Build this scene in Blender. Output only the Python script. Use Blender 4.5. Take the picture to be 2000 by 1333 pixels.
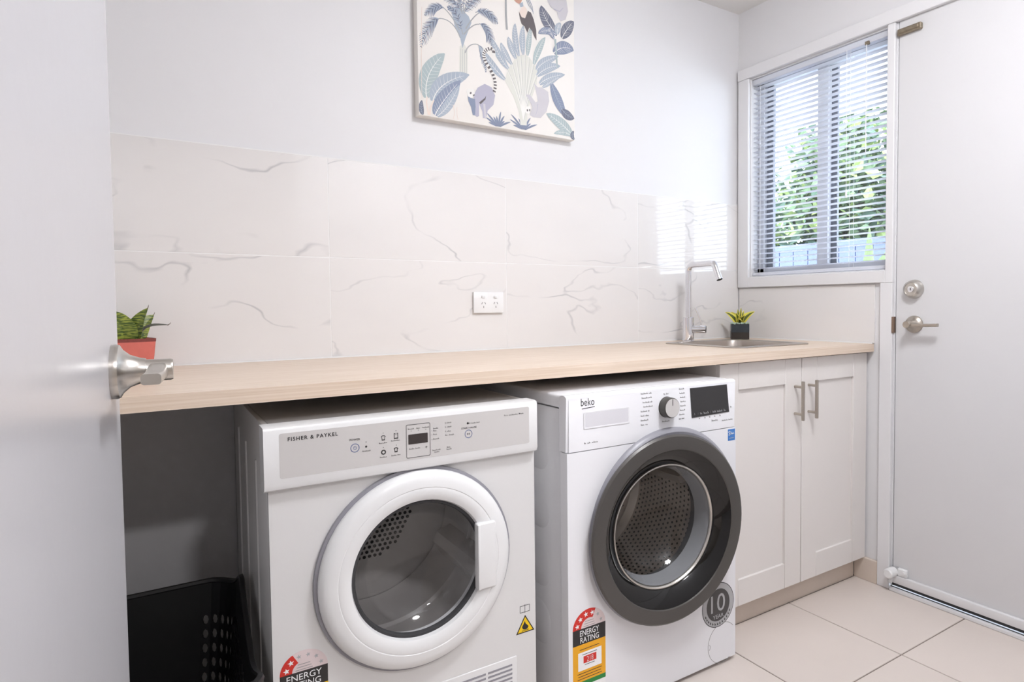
import bpy, bmesh, math, random
from mathutils import Vector, Matrix
random.seed(7)
for o in list(bpy.data.objects): bpy.data.objects.remove(o, do_unlink=True)
SC = bpy.context.scene
COL = SC.collection

# ------------------------------------------------------------------ camera
cam_d = bpy.data.cameras.new('camera')
cam = bpy.data.objects.new('camera', cam_d); COL.objects.link(cam)
cam_d.sensor_width = 36.0
cam_d.lens = 1235.131 * 36.0 / 2000.0
cam_d.shift_x = -103.188 / 2000.0
cam_d.shift_y = -22.203 / 2000.0
cam_d.clip_start = 0.02
yaw, pit, rol = 0.58084201, -0.03884647, -0.00841618
fw = Vector((math.sin(yaw) * math.cos(pit), math.cos(yaw) * math.cos(pit), math.sin(pit)))
rt = Vector((math.cos(yaw), -math.sin(yaw), 0)); up = rt.cross(fw)
r2 = rt * math.cos(rol) + up * math.sin(rol); u2 = up * math.cos(rol) - rt * math.sin(rol)
M = Matrix((r2, u2, -fw)).transposed().to_4x4(); M.translation = Vector((-2.270755, -1.999411, 1.061804))
cam.matrix_world = M
SC.camera = cam

# ------------------------------------------------------------------ sky and exposure
w = bpy.data.worlds.new('sky'); SC.world = w; w.use_nodes = True
bg = w.node_tree.nodes['Background']
bg.inputs['Color'].default_value = (0.82, 0.91, 1.0, 1); bg.inputs['Strength'].default_value = 2.8
SC.view_settings.view_transform = 'Standard'
SC.view_settings.look = 'None'
SC.view_settings.exposure = 1.65
SC.view_settings.gamma = 1.0
SC.view_settings.use_curve_mapping = False
ROOM_LAMP, HALL_LAMP = 21.0, 68.0

# ------------------------------------------------------------------ material helpers
def lin(r, g, b):
    f = lambda c: (c / 255 / 12.92) if c <= 10 else ((c / 255 + .055) / 1.055) ** 2.4
    return (f(r), f(g), f(b), 1)
MATS = {}
def mat(name, rgb, rough=.5, metal=0, spec=.5, bump=0, bscale=200, vary=0, vscale=8, coat=0):
    m = bpy.data.materials.new(name); m.use_nodes = True; MATS[name] = m
    nt = m.node_tree; p = nt.nodes['Principled BSDF']
    c = lin(*rgb)
    p.inputs['Base Color'].default_value = c; p.inputs['Roughness'].default_value = rough
    p.inputs['Metallic'].default_value = metal; p.inputs['Specular IOR Level'].default_value = spec
    p.inputs['Coat Weight'].default_value = coat; p.inputs['Coat Roughness'].default_value = .06
    if bump or vary:
        tc = nt.nodes.new('ShaderNodeTexCoord')
    if vary:
        n = nt.nodes.new('ShaderNodeTexNoise'); n.inputs['Scale'].default_value = vscale; n.inputs['Detail'].default_value = 4
        nt.links.new(tc.outputs['Object'], n.inputs['Vector'])
        mx = nt.nodes.new('ShaderNodeMix'); mx.data_type = 'RGBA'
        mx.inputs[6].default_value = tuple(max(0, x * (1 - vary)) for x in c[:3]) + (1,)
        mx.inputs[7].default_value = tuple(min(1, x * (1 + vary)) for x in c[:3]) + (1,)
        nt.links.new(n.outputs['Fac'], mx.inputs[0]); nt.links.new(mx.outputs[2], p.inputs['Base Color'])
    if bump:
        n = nt.nodes.new('ShaderNodeTexNoise'); n.inputs['Scale'].default_value = bscale
        nt.links.new(tc.outputs['Object'], n.inputs['Vector'])
        b = nt.nodes.new('ShaderNodeBump'); b.inputs['Strength'].default_value = bump; b.inputs['Distance'].default_value = .001
        nt.links.new(n.outputs['Fac'], b.inputs['Height']); nt.links.new(b.outputs['Normal'], p.inputs['Normal'])
    return m
def emis(name, rgb, s):
    m = bpy.data.materials.new(name); m.use_nodes = True; MATS[name] = m
    p = m.node_tree.nodes['Principled BSDF']; p.inputs['Base Color'].default_value = lin(250, 250, 250)
    p.inputs['Emission Color'].default_value = lin(*rgb); p.inputs['Emission Strength'].default_value = s
def glass(name, tint, ior=1.5, rough=.02):
    m = bpy.data.materials.new(name); m.use_nodes = True; MATS[name] = m
    nt = m.node_tree; nt.nodes.remove(nt.nodes['Principled BSDF']); out = nt.nodes['Material Output']
    t = nt.nodes.new('ShaderNodeBsdfTransparent'); t.inputs[0].default_value = tint
    g = nt.nodes.new('ShaderNodeBsdfGlossy'); g.inputs['Roughness'].default_value = rough
    lw = nt.nodes.new('ShaderNodeLayerWeight'); lw.inputs[0].default_value = .5
    pw = nt.nodes.new('ShaderNodeMath'); pw.operation = 'POWER'; pw.inputs[1].default_value = 5.0; nt.links.new(lw.outputs['Facing'], pw.inputs[0])
    f = nt.nodes.new('ShaderNodeMath'); f.operation = 'MULTIPLY_ADD'; r0 = ((ior - 1) / (ior + 1)) ** 2
    f.inputs[1].default_value = 1 - r0; f.inputs[2].default_value = r0; nt.links.new(pw.outputs[0], f.inputs[0])
    mx = nt.nodes.new('ShaderNodeMixShader')
    nt.links.new(f.outputs[0], mx.inputs[0]); nt.links.new(t.outputs[0], mx.inputs[1]); nt.links.new(g.outputs[0], mx.inputs[2])
    nt.links.new(mx.outputs[0], out.inputs[0])

mat('paint', (230, 229, 230), .55, bump=.05, bscale=350)
mat('ceiling_paint', (236, 234, 231), .8)
mat('trim_paint', (232, 231, 232), .3)
mat('door_paint', (220, 219, 220), .28, bump=.03, bscale=120)
mat('door_paint_gloss', (198, 197, 200), .25, bump=.06, bscale=60)
mat('grout_white', (237, 236, 235), .7)
mat('grout_floor', (140, 128, 120), .9)
mat('floor_tile', (224, 213, 205), .32, vary=.05, vscale=4)
mat('skirt_tile', (216, 202, 189), .4, vary=.06, vscale=10)
mat('white_metal', (226, 225, 224), .22, spec=.5)
mat('white_plastic', (236, 236, 236), .28)
mat('washer_white', (240, 240, 243), .22)
mat('panel_grey', (208, 205, 203), .4)
mat('pocket_grey', (222, 221, 226), .4)
mat('lip_grey', (150, 149, 156), .35)
mat('cab_white', (231, 226, 222), .35)
mat('steel', (200, 196, 190), .28, metal=1)
mat('brushed', (186, 178, 168), .34, metal=1, bump=.03, bscale=500)
mat('chrome', (232, 232, 235), .06, metal=1)
mat('sink_steel', (190, 182, 174), .3, metal=1)
mat('drum_steel', (224, 216, 208), .26, metal=.55)
mat('drum_grey', (234, 231, 228), .3)
mat('hole_dark', (18, 18, 18), .8)
mat('bezel_dark', (86, 83, 80), .33, metal=.3)
mat('black_gloss', (16, 15, 15), .04)
mat('rubber', (60, 60, 62), .7)
mat('ink', (52, 50, 50), .6)
mat('ink_soft', (150, 147, 146), .6)
mat('ink_blue', (74, 96, 150), .5)
mat('display', (62, 55, 53), .12)
mat('display_black', (52, 51, 52), .1)
mat('print_white', (245, 245, 245), .5)
mat('st_red', (212, 48, 38), .5); mat('st_orange', (240, 172, 30), .5); mat('st_yellow', (244, 204, 10), .5)
mat('st_green', (40, 134, 62), .5); mat('st_blue', (46, 122, 178), .5); mat('st_black', (44, 42, 42), .5)
mat('st_navy', (70, 128, 200), .45); mat('st_grey', (178, 178, 180), .4); mat('st_dark', (72, 70, 70), .45)
mat('st_pink', (228, 212, 212), .5); mat('st_warn', (250, 208, 20), .5)
mat('basket', (20, 20, 22), .5)
mat('paper', (235, 235, 235), .7)
mat('pot_red', (212, 112, 100), .5, vary=.12, vscale=40)
mat('pot_rim', (128, 62, 56), .7, vary=.3, vscale=200)
mat('soil', (60, 46, 38), .9, vary=.3, vscale=120)
mat('soil_dark', (44, 38, 34), .35, vary=.3, vscale=60)
mat('glass_sand', (46, 54, 60), .2, vary=.25, vscale=80)
mat('pebble', (176, 196, 178), .5, vary=.25, vscale=60)
mat('canvas_white', (240, 236, 231), .75, bump=.1, bscale=900)
mat('alu', (222, 224, 230), .35)
mat('alu_dark', (120, 124, 134), .4)
mat('blind', (244, 245, 250), .35)
def slat_mat():
    m = MATS['blind']; nt = m.node_tree; p = nt.nodes['Principled BSDF']; out = nt.nodes['Material Output']
    t = nt.nodes.new('ShaderNodeBsdfTranslucent'); t.inputs[0].default_value = lin(246, 247, 252)
    mx = nt.nodes.new('ShaderNodeMixShader'); mx.inputs[0].default_value = .42
    nt.links.new(p.outputs[0], mx.inputs[1]); nt.links.new(t.outputs[0], mx.inputs[2]); nt.links.new(mx.outputs[0], out.inputs[0])
slat_mat()
mat('cord', (246, 246, 246), .6)
mat('brass_old', (150, 138, 120), .45, metal=.7, vary=.4, vscale=90)
mat('strike', (150, 128, 112), .4, metal=.8)
mat('soffit', (244, 246, 250), .7)
mat('fence', (98, 108, 142), .6)
mat('brick', (226, 212, 198), .8, vary=.08, vscale=20)
mat('mortar', (205, 198, 190), .9)
mat('ground', (206, 204, 198), .9, vary=.1, vscale=3)
mat('leaf_a', (104, 126, 92), .55); mat('leaf_b', (150, 168, 104), .55); mat('leaf_c', (84, 108, 90), .55)
mat('big_leaf', (142, 162, 112), .45); mat('bark', (96, 84, 68), .9)
mat('hall_paint', (226, 222, 216), .7)
glass('window_glass', (.96, .98, 1, 1)); glass('dryer_glass', (.86, .86, .87, 1)); glass('washer_glass', (.95, .95, .95, 1), 1.5)
def lit_side_mat():
    m = mat('lit_side_glass', (214, 216, 220), .12); nt = m.node_tree; p = nt.nodes['Principled BSDF']; out = nt.nodes['Material Output']  # clear glass; pale diffuse mixed in as light caught on the bowl side
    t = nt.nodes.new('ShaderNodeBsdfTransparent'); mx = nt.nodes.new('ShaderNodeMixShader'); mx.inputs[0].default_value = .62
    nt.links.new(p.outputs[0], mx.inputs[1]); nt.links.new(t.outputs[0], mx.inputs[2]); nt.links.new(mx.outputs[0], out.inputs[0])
lit_side_mat()
emis('lamp_room', (248, 250, 255), ROOM_LAMP); emis('lamp_hall', (251, 249, 252), HALL_LAMP)

def wood():
    m = bpy.data.materials.new('oak_laminate'); m.use_nodes = True; MATS['oak'] = m
    nt = m.node_tree; p = nt.nodes['Principled BSDF']; L = nt.links.new
    tc = nt.nodes.new('ShaderNodeTexCoord'); mp = nt.nodes.new('ShaderNodeMapping')
    mp.inputs['Scale'].default_value = (2.2, 70, 190); L(tc.outputs['Object'], mp.inputs[0])
    n = nt.nodes.new('ShaderNodeTexNoise'); n.inputs['Scale'].default_value = 1.6; n.inputs['Detail'].default_value = 6; n.inputs['Distortion'].default_value = .4
    L(mp.outputs[0], n.inputs['Vector'])
    cr = nt.nodes.new('ShaderNodeValToRGB'); e = cr.color_ramp.elements
    e[0].position = .3; e[0].color = lin(216, 194, 171); e[1].position = .7; e[1].color = lin(234, 217, 200)
    L(n.outputs['Fac'], cr.inputs[0]); L(cr.outputs[0], p.inputs['Base Color'])
    p.inputs['Roughness'].default_value = .38
wood()
def marble():
    m = bpy.data.materials.new('marble_tile'); m.use_nodes = True; MATS['marble'] = m
    nt = m.node_tree; p = nt.nodes['Principled BSDF']; L = nt.links.new
    tc = nt.nodes.new('ShaderNodeTexCoord'); oi = nt.nodes.new('ShaderNodeObjectInfo')
    sc = nt.nodes.new('ShaderNodeVectorMath'); sc.operation = 'ADD'
    ml = nt.nodes.new('ShaderNodeMath'); ml.operation = 'MULTIPLY'; ml.inputs[1].default_value = 37.0; L(oi.outputs['Random'], ml.inputs[0])
    cx = nt.nodes.new('ShaderNodeCombineXYZ'); L(ml.outputs[0], cx.inputs[0]); L(ml.outputs[0], cx.inputs[2])
    mp = nt.nodes.new('ShaderNodeMapping'); mp.inputs['Rotation'].default_value = (0, .75, 0); mp.inputs['Scale'].default_value = (1.0, 1, 2.2)
    L(tc.outputs['Object'], mp.inputs[0]); L(mp.outputs[0], sc.inputs[0]); L(cx.outputs[0], sc.inputs[1])
    n = nt.nodes.new('ShaderNodeTexNoise'); n.inputs['Scale'].default_value = 1.7; n.inputs['Detail'].default_value = 4; n.inputs['Roughness'].default_value = .42; n.inputs['Distortion'].default_value = .35
    L(sc.outputs[0], n.inputs['Vector'])
    a = nt.nodes.new('ShaderNodeMath'); a.operation = 'SUBTRACT'; a.inputs[1].default_value = .5; L(n.outputs['Fac'], a.inputs[0])
    b = nt.nodes.new('ShaderNodeMath'); b.operation = 'ABSOLUTE'; L(a.outputs[0], b.inputs[0])
    r = nt.nodes.new('ShaderNodeMapRange'); r.inputs[1].default_value = 0; r.inputs[2].default_value = .008; r.inputs[3].default_value = 1; r.inputs[4].default_value = 0; L(b.outputs[0], r.inputs[0])
    n2 = nt.nodes.new('ShaderNodeTexNoise'); n2.inputs['Scale'].default_value = 4.5; L(sc.outputs[0], n2.inputs['Vector'])
    r2_ = nt.nodes.new('ShaderNodeMapRange'); r2_.inputs[1].default_value = .40; r2_.inputs[2].default_value = .66; r2_.inputs[3].default_value = 0; r2_.inputs[4].default_value = .8; L(n2.outputs['Fac'], r2_.inputs[0])
    mu = nt.nodes.new('ShaderNodeMath'); mu.operation = 'MULTIPLY'; L(r.outputs[0], mu.inputs[0]); L(r2_.outputs[0], mu.inputs[1])
    n3 = nt.nodes.new('ShaderNodeTexNoise'); n3.inputs['Scale'].default_value = 3; L(sc.outputs[0], n3.inputs['Vector'])
    c1 = nt.nodes.new('ShaderNodeMix'); c1.data_type = 'RGBA'; c1.inputs[6].default_value = lin(234, 231, 229); c1.inputs[7].default_value = lin(227, 224, 222); L(n3.outputs['Fac'], c1.inputs[0])
    c2 = nt.nodes.new('ShaderNodeMix'); c2.data_type = 'RGBA'; c2.inputs[7].default_value = lin(184, 183, 184); L(c1.outputs[2], c2.inputs[6]); L(mu.outputs[0], c2.inputs[0])
    L(c2.outputs[2], p.inputs['Base Color']); p.inputs['Roughness'].default_value = .045; p.inputs['Specular IOR Level'].default_value = .5
marble()
def banded_leaf(name, c1, c2, scale):
    m = bpy.data.materials.new(name); m.use_nodes = True; MATS[name] = m
    nt = m.node_tree; p = nt.nodes['Principled BSDF']; L = nt.links.new
    tc = nt.nodes.new('ShaderNodeTexCoord'); mp = nt.nodes.new('ShaderNodeMapping'); mp.inputs['Scale'].default_value = scale
    L(tc.outputs['Object'], mp.inputs[0])
    n = nt.nodes.new('ShaderNodeTexNoise'); n.inputs['Scale'].default_value = 1; n.inputs['Detail'].default_value = 3; n.inputs['Distortion'].default_value = 1.2
    L(mp.outputs[0], n.inputs['Vector'])
    cr = nt.nodes.new('ShaderNodeValToRGB'); e = cr.color_ramp.elements
    e[0].position = .44; e[0].color = lin(*c1); e[1].position = .6; e[1].color = lin(*c2)
    L(n.outputs['Fac'], cr.inputs[0]); L(cr.outputs[0], p.inputs['Base Color']); p.inputs['Roughness'].default_value = .4
banded_leaf('snake_leaf', (58, 82, 30), (150, 160, 66), (40, 40, 260))
mat('snake_back', (92, 92, 84), .5)
mat('leaf_yellow', (222, 210, 84), .4); mat('leaf_green', (92, 104, 44), .4)
def drum_holes():
    m = mat('drum_perf', (226, 216, 206), .35, metal=.25)
    nt = m.node_tree; p = nt.nodes['Principled BSDF']; L = nt.links.new
    tc = nt.nodes.new('ShaderNodeTexCoord'); v = nt.nodes.new('ShaderNodeTexVoronoi'); v.inputs['Scale'].default_value = 85; v.inputs['Randomness'].default_value = .2
    L(tc.outputs['Object'], v.inputs['Vector'])
    r = nt.nodes.new('ShaderNodeMapRange'); r.inputs[1].default_value = .24; r.inputs[2].default_value = .34; r.inputs[3].default_value = .1; r.inputs[4].default_value = 1; L(v.outputs['Distance'], r.inputs[0])
    mx = nt.nodes.new('ShaderNodeMix'); mx.data_type = 'RGBA'; mx.inputs[6].default_value = (.02, .02, .02, 1); mx.inputs[7].default_value = lin(228, 218, 208)
    L(r.outputs[0], mx.inputs[0]); L(mx.outputs[2], p.inputs['Base Color'])
    b = nt.nodes.new('ShaderNodeBump'); b.inputs['Strength'].default_value = .5; b.inputs['Distance'].default_value = .003; L(v.outputs['Distance'], b.inputs['Height']); L(b.outputs[0], p.inputs['Normal'])
drum_holes()

# ------------------------------------------------------------------ object helpers
def root_loc(o):
    while o.parent: o = o.parent
    return Vector(o.location)
def obj(name, bm, m, parent=None, smooth=False):
    me = bpy.data.meshes.new(name)
    if parent: bmesh.ops.translate(bm, verts=bm.verts, vec=-root_loc(parent))
    bmesh.ops.recalc_face_normals(bm, faces=bm.faces)
    bm.to_mesh(me); bm.free()
    if m: me.materials.append(MATS[m])
    if smooth:
        for p in me.polygons: p.use_smooth = True
        try: me.set_sharp_from_angle(angle=math.radians(38))
        except Exception: pass
    o = bpy.data.objects.new(name, me); COL.objects.link(o)
    if parent: o.parent = parent
    return o
def tag(o, label=None, cat=None, group=None, kind=None):
    if label: o['label'] = label
    if cat: o['category'] = cat
    if group: o['group'] = group
    if kind: o['kind'] = kind
    return o
def thing(name, loc, label, cat, group=None, kind=None):
    o = bpy.data.objects.new(name, None); COL.objects.link(o); o.location = loc; o.empty_display_size = .05
    return tag(o, label, cat, group, kind)
def B(): return bmesh.new()
def bx(bm, x0, x1, y0, y1, z0, z1, bev=0, seg=2, mtx=None):
    r = bmesh.ops.create_cube(bm, size=1)
    vs = r['verts']
    for v in vs: v.co = Vector((x0 + (v.co.x + .5) * (x1 - x0), y0 + (v.co.y + .5) * (y1 - y0), z0 + (v.co.z + .5) * (z1 - z0)))
    if bev:
        es = set(e for v in vs for e in v.link_edges)
        rr = bmesh.ops.bevel(bm, geom=list(es), offset=bev, segments=seg, profile=.5, affect='EDGES')
        vs = list(set(v for f in rr['faces'] for v in f.verts) | set(v for v in vs if v.is_valid))
    if mtx: bmesh.ops.transform(bm, matrix=mtx, verts=vs)
    return bm
def box(name, m, parent, *a, **k): return obj(name, bx(B(), *a, **k), m, parent, smooth=bool(k.get('bev')))
def loft(bm, loops, close=True, cap0=False, cap1=False):
    rows = [[bm.verts.new(p) for p in lp] for lp in loops]
    n = len(rows[0])
    for a, b in zip(rows[:-1], rows[1:]):
        for i in range(n if close else n - 1):
            j = (i + 1) % n
            try: bm.faces.new((a[i], a[j], b[j], b[i]))
            except ValueError: pass
    if cap0: bm.faces.new(rows[0][::-1])
    if cap1: bm.faces.new(rows[-1])
    return rows
def frame(axis):
    a = Vector(axis).normalized(); t = Vector((0, 0, 1)) if abs(a.z) < .9 else Vector((1, 0, 0))
    u = t.cross(a).normalized(); return u, a.cross(u), a
def lathe(bm, c, axis, prof, n=48, cap0=False, cap1=False):
    c = Vector(c); u, v, a = frame(axis)
    loops = [[c + a * h + (u * math.cos(2 * math.pi * i / n) + v * math.sin(2 * math.pi * i / n)) * r for i in range(n)] for r, h in prof]
    loft(bm, loops, True, cap0, cap1); return bm
def cyl(bm, p0, p1, r, n=24, bev=0):
    p0, p1 = Vector(p0), Vector(p1); L = (p1 - p0).length
    pr = [(r, 0), (r, L)] if not bev else [(r - bev, 0), (r, bev), (r, L - bev), (r - bev, L)]
    return lathe(bm, p0, p1 - p0, pr, n, True, True)
def tube(bm, pts, r, n=12, caps=True):
    pts = [Vector(p) for p in pts]; loops = []; pu = None
    for i, p in enumerate(pts):
        d = (pts[min(i + 1, len(pts) - 1)] - pts[max(i - 1, 0)]).normalized()
        if pu is None: u, v, _ = frame(d)
        else:
            u = (pu - d * pu.dot(d)).normalized(); v = d.cross(u)
        pu = u; rr = r[i] if isinstance(r, (list, tuple)) else r
        loops.append([p + (u * math.cos(2 * math.pi * k / n) + v * math.sin(2 * math.pi * k / n)) * rr for k in range(n)])
    loft(bm, loops, True, caps, caps); return bm
def arc(c, r, a0, a1, n, u, v):
    return [Vector(c) + Vector(u) * r * math.cos(a0 + (a1 - a0) * i / n) + Vector(v) * r * math.sin(a0 + (a1 - a0) * i / n) for i in range(n + 1)]
def rrect(cx, cy, hx, hy, r, n=6):
    out = []
    for qx, qy, a in ((1, 1, 0), (-1, 1, 90), (-1, -1, 180), (1, -1, 270)):
        for i in range(n + 1):
            t = math.radians(a + 90 * i / n); out.append((cx + qx * (hx - r) + r * math.cos(t), cy + qy * (hy - r) + r * math.sin(t)))
    return out
def prism_xz(bm, pts, y0, y1):
    """flat shape drawn in x,z and given thickness from y0 to y1"""
    a = [bm.verts.new((x, y0, z)) for x, z in pts]; b = [bm.verts.new((x, y1, z)) for x, z in pts]; n = len(pts)
    bm.faces.new(a); bm.faces.new(b[::-1])
    for i in range(n): bm.faces.new((a[i], a[(i + 1) % n], b[(i + 1) % n], b[i]))
    return bm
def flat(name, m, parent, pts, y, t=.0003): return obj(name, prism_xz(B(), pts, y, y + t), m, parent)
def ring_xz(bm, c, r0, r1, y0, y1, n=48, a0=0, a1=2 * math.pi):
    cx, cz = c; full = abs(a1 - a0 - 2 * math.pi) < 1e-6
    A = [a0 + (a1 - a0) * i / n for i in range(n if full else n + 1)]
    P = lambda r, y: [Vector((cx + r * math.cos(t), y, cz + r * math.sin(t))) for t in A]
    loops = [P(r0, y0), P(r1, y0), P(r1, y1), P(r0, y1), P(r0, y0)]
    rows = [[bm.verts.new(p) for p in lp] for lp in loops[:4]]; rows.append(rows[0])
    k = len(A)
    for a, b in zip(rows[:-1], rows[1:]):
        for i in range(k if full else k - 1): bm.faces.new((a[i], a[(i + 1) % k], b[(i + 1) % k], b[i]))
    if not full:
        bm.faces.new([rows[q][0] for q in range(4)]); bm.faces.new([rows[q][-1] for q in (3, 2, 1, 0)])
    return bm
def hole_panel(bm, x0, x1, z0, z1, cx, cz, r, y0, y1, n=64):
    """rectangular panel with a round hole, front at y0, back at y1"""
    A = [2 * math.pi * i / n for i in range(n)] + [math.atan2(z - cz, x - cx) % (2 * math.pi) for x in (x0, x1) for z in (z0, z1)]
    A = sorted(set(round(a, 6) for a in A))
    def edge(t):
        dx, dz = math.cos(t), math.sin(t); k = 1e9
        if dx > 1e-9: k = min(k, (x1 - cx) / dx)
        if dx < -1e-9: k = min(k, (x0 - cx) / dx)
        if dz > 1e-9: k = min(k, (z1 - cz) / dz)
        if dz < -1e-9: k = min(k, (z0 - cz) / dz)
        return cx + dx * k, cz + dz * k
    ci = [(cx + r * math.cos(t), cz + r * math.sin(t)) for t in A]; ed = [edge(t) for t in A]
    L = [[Vector((x, y1, z)) for x, z in ci], [Vector((x, y0, z)) for x, z in ci], [Vector((x, y0, z)) for x, z in ed], [Vector((x, y1, z)) for x, z in ed]]
    loft(bm, L); return bm
def marks(m, parent, x, z, wdt, hgt, y, words):
    """print too small to read: short strokes; words = number of strokes in each word"""
    b = B(); slots = sum(words) + len(words) - 1; st = wdt / slots; i = 0
    for count in words:
        for _ in range(count):
            h = hgt * (.62 if i % 3 else 1); bx(b, x + i * st, x + (i + .72) * st, y, y + .0003, z, z + h * .55); bx(b, x + i * st, x + (i + .3) * st, y, y + .0003, z, z + h)
            i += 1
        i += 1
    return obj('printed_marks', b, m, parent)
def text(name, s, m, parent, x, z, wdt, hgt, y, thick=.0003, skew=0, space=1, bold=0):
    if not isinstance(s, str): return marks(m, parent, x, z, wdt, hgt, y, s)
    cu = bpy.data.curves.new('t', 'FONT'); cu.body = s; cu.resolution_u = 3; cu.space_character = space; cu.offset = bold
    o = bpy.data.objects.new('t', cu); COL.objects.link(o); bpy.context.view_layer.update()
    me = bpy.data.meshes.new_from_object(o.evaluated_get(bpy.context.evaluated_depsgraph_get()))
    bpy.data.objects.remove(o); bpy.data.curves.remove(cu)
    bm = B(); bm.from_mesh(me); bpy.data.meshes.remove(me)
    xs = [v.co.x for v in bm.verts]; ys = [v.co.y for v in bm.verts]
    ax, bx_ = min(xs), max(xs); ay, by = min(ys), max(ys)
    for v in bm.verts:
        tx = (v.co.x - ax) / (bx_ - ax) * wdt; tz = (v.co.y - ay) / (by - ay) * hgt
        v.co = Vector((x + tx, y, z + tz + tx * skew))
    r = bmesh.ops.extrude_face_region(bm, geom=bm.faces[:])
    bmesh.ops.translate(bm, verts=[g for g in r['geom'] if isinstance(g, bmesh.types.BMVert)], vec=(0, thick, 0))
    return obj(name, bm, m, parent)
def star(cx, cz, r, rot=0): return [(cx + (r if i % 2 == 0 else r * .42) * math.sin(rot + i * math.pi / 5), cz + (r if i % 2 == 0 else r * .42) * math.cos(rot + i * math.pi / 5)) for i in range(10)]
def struct(name, bm, m, label, parent=None): return tag(obj(name, bm, m, parent), label, 'structure' if 0 else None, kind='structure')
def dup(o, loc, parent=None):
    c = o.copy(); COL.objects.link(c); c.location = loc
    if parent: c.parent = parent
    return c

# ------------------------------------------------------------------ measures
CZ, ZB, TH, YB = 2.373, .907, .0293, -.656          # ceiling, bench top, bench thickness, bench front
XL, YF = -2.46, -1.97                                # left wall, front wall
WY0, WY1, WZ0, WZ1 = -.064, -.700, 1.180, 2.063      # window opening on the right wall
DY0, DY1, DZ = -.730, -1.570, 2.072                  # door opening on the right wall

# ------------------------------------------------------------------ room shell
bm = B(); bx(bm, XL - .1, .12, .006, .1, 0, CZ)
wall_back = struct('wall_back', bm, 'paint', 'white painted back wall with marble tile splashback')
def rwall(bm, x0, x1):
    bx(bm, x0, x1, WY0, .006, 0, CZ); bx(bm, x0, x1, WY1, WY0, 0, WZ0); bx(bm, x0, x1, WY1, WY0, WZ1, CZ)
    bx(bm, x0, x1, DY0, WY1, 0, CZ); bx(bm, x0, x1, DY1, DY0, DZ, CZ); bx(bm, x0, x1, YF, DY1, 0, CZ); return bm
wall_right = struct('wall_right', rwall(B(), .004, .11), 'paint', 'white right wall with window and back door')
struct('wall_left', bx(B(), XL - .1, XL, YF, .006, 0, CZ), 'paint', 'white left wall behind the open door')
bm = B(); bx(bm, XL, -2.41, YF - .09, YF, 0, CZ); bx(bm, -1.53, .004, YF - .09, YF, 0, CZ); bx(bm, -2.41, -1.53, YF - .09, YF, 2.06, CZ)
struct('wall_front', bm, 'paint', 'white front wall with the open doorway')
struct('ceiling', bx(B(), XL - .1, .11, YF - .09, .1, CZ, CZ + .05), 'ceiling_paint', 'white plaster ceiling')
struct('wall_hall', (lambda b: (bx(b, -3.3, -3.2, -5.0, YF - .09, 0, CZ), bx(b, -.5, -.4, -5.0, YF - .09, 0, CZ), bx(b, -3.3, -.4, -5.1, -5.0, 0, CZ), bx(b, -3.2, XL, YF - .09, YF - .05, 0, CZ), b)[-1])(B()), 'hall_paint', 'plain hallway walls outside the laundry doorway')
struct('ceiling_hall', bx(B(), -3.3, -.4, -5.1, YF - .09, CZ, CZ + .05), 'ceiling_paint', 'white hallway ceiling')
struct('floor_hall', bx(B(), -3.3, -.4, -5.1, YF - .045, -.05, -.001), 'floor_tile', 'pale hallway floor')
floor = struct('floor', bx(B(), XL - .1, .11, YF - .045, .1, -.05, -.0025), 'grout_floor', 'pale beige tiled floor with dark grout')
# floor tiles 0.403 m
T = .403; tile0 = None
xs = [-.002 - T * i for i in range(7)]; ys = [-.991 + T * i for i in range(3, -4, -1)]
for i in range(6):
    for j in range(len(ys) - 1):
        y1, y0 = ys[j], ys[j + 1]
        if y0 < YF - .05 or y0 >= 0: continue
        if tile0 is None:
            tile0 = obj('tile', bx(B(), 0, T - .004, 0, T - .004, -.006, 0, bev=.0012, seg=1), 'floor_tile'); t = tile0
        else: t = tile0.copy(); COL.objects.link(t)
        t.location = (xs[i + 1] + .002, y0 + .002, 0); t.parent = floor
box('tile', 'floor_tile', floor, -.006 - .0, .0, -1.56, -.66, -.006, -.0003)
# splashback tiles
sx = [0, -.598, -1.2045, -1.8095, -2.4155, XL]
for z0, z1 in ((ZB + .001, 1.211), (1.2135, 1.511)):
    for a, b in zip(sx[1:], sx[:-1]):
        o = box('tile', 'marble', None, 0, b - a - .0018, 0, .008, 0, z1 - z0, bev=.0008, seg=1)
        o.location = (a + .0009, 0, z0); o.parent = wall_back
struct('trim_1', bx(B(), XL, 0, .0006, .007, ZB, 1.5135), 'grout_white', 'pale grout behind the splashback tiles', wall_back)
o = box('tile', 'marble', None, 0, .008, 0, .652, 0, .222, bev=.0008, seg=1); o.location = (0, -.656, ZB + .001); o.parent = wall_right
# window and door casings
def trim(name, label, *boxes):
    b = B()
    for q in boxes: bx(b, *q, bev=.002, seg=1)
    return struct(name, b, 'trim_paint', label)
trim('trim_2', 'white window casing board beside the wall corner', (-.011, .004, WY0, -.004, 1.134, 2.0645))
trim('trim_3', 'white casing board running over window and back door', (-.013, .004, -1.66, -.003, 2.0655, 2.114))
trim('trim_4', 'white window sill casing above the tile', (-.012, .004, WY1, WY0 + .0, 1.134, WZ0))
trim('trim_5', 'white casing board between window and back door', (-.012, .004, DY0 + .002, WY1, 1.134, 2.0645), (-.012, .004, DY0 + .002, -.682, 0, 1.1335))
trim('trim_6', 'white casing board on the far side of the back door', (-.012, .004, -1.65, DY1, 0, 2.0645))
trim('trim_7', 'white timber lining inside the window opening', (.004, .05, WY0 - .004, WY0, WZ0, WZ1), (.004, .05, WY1, WY1 + .004, WZ0, WZ1), (.004, .05, WY1, WY0, WZ1 - .004, WZ1), (.004, .05, WY1, WY0, WZ0, WZ0 + .004))
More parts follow.
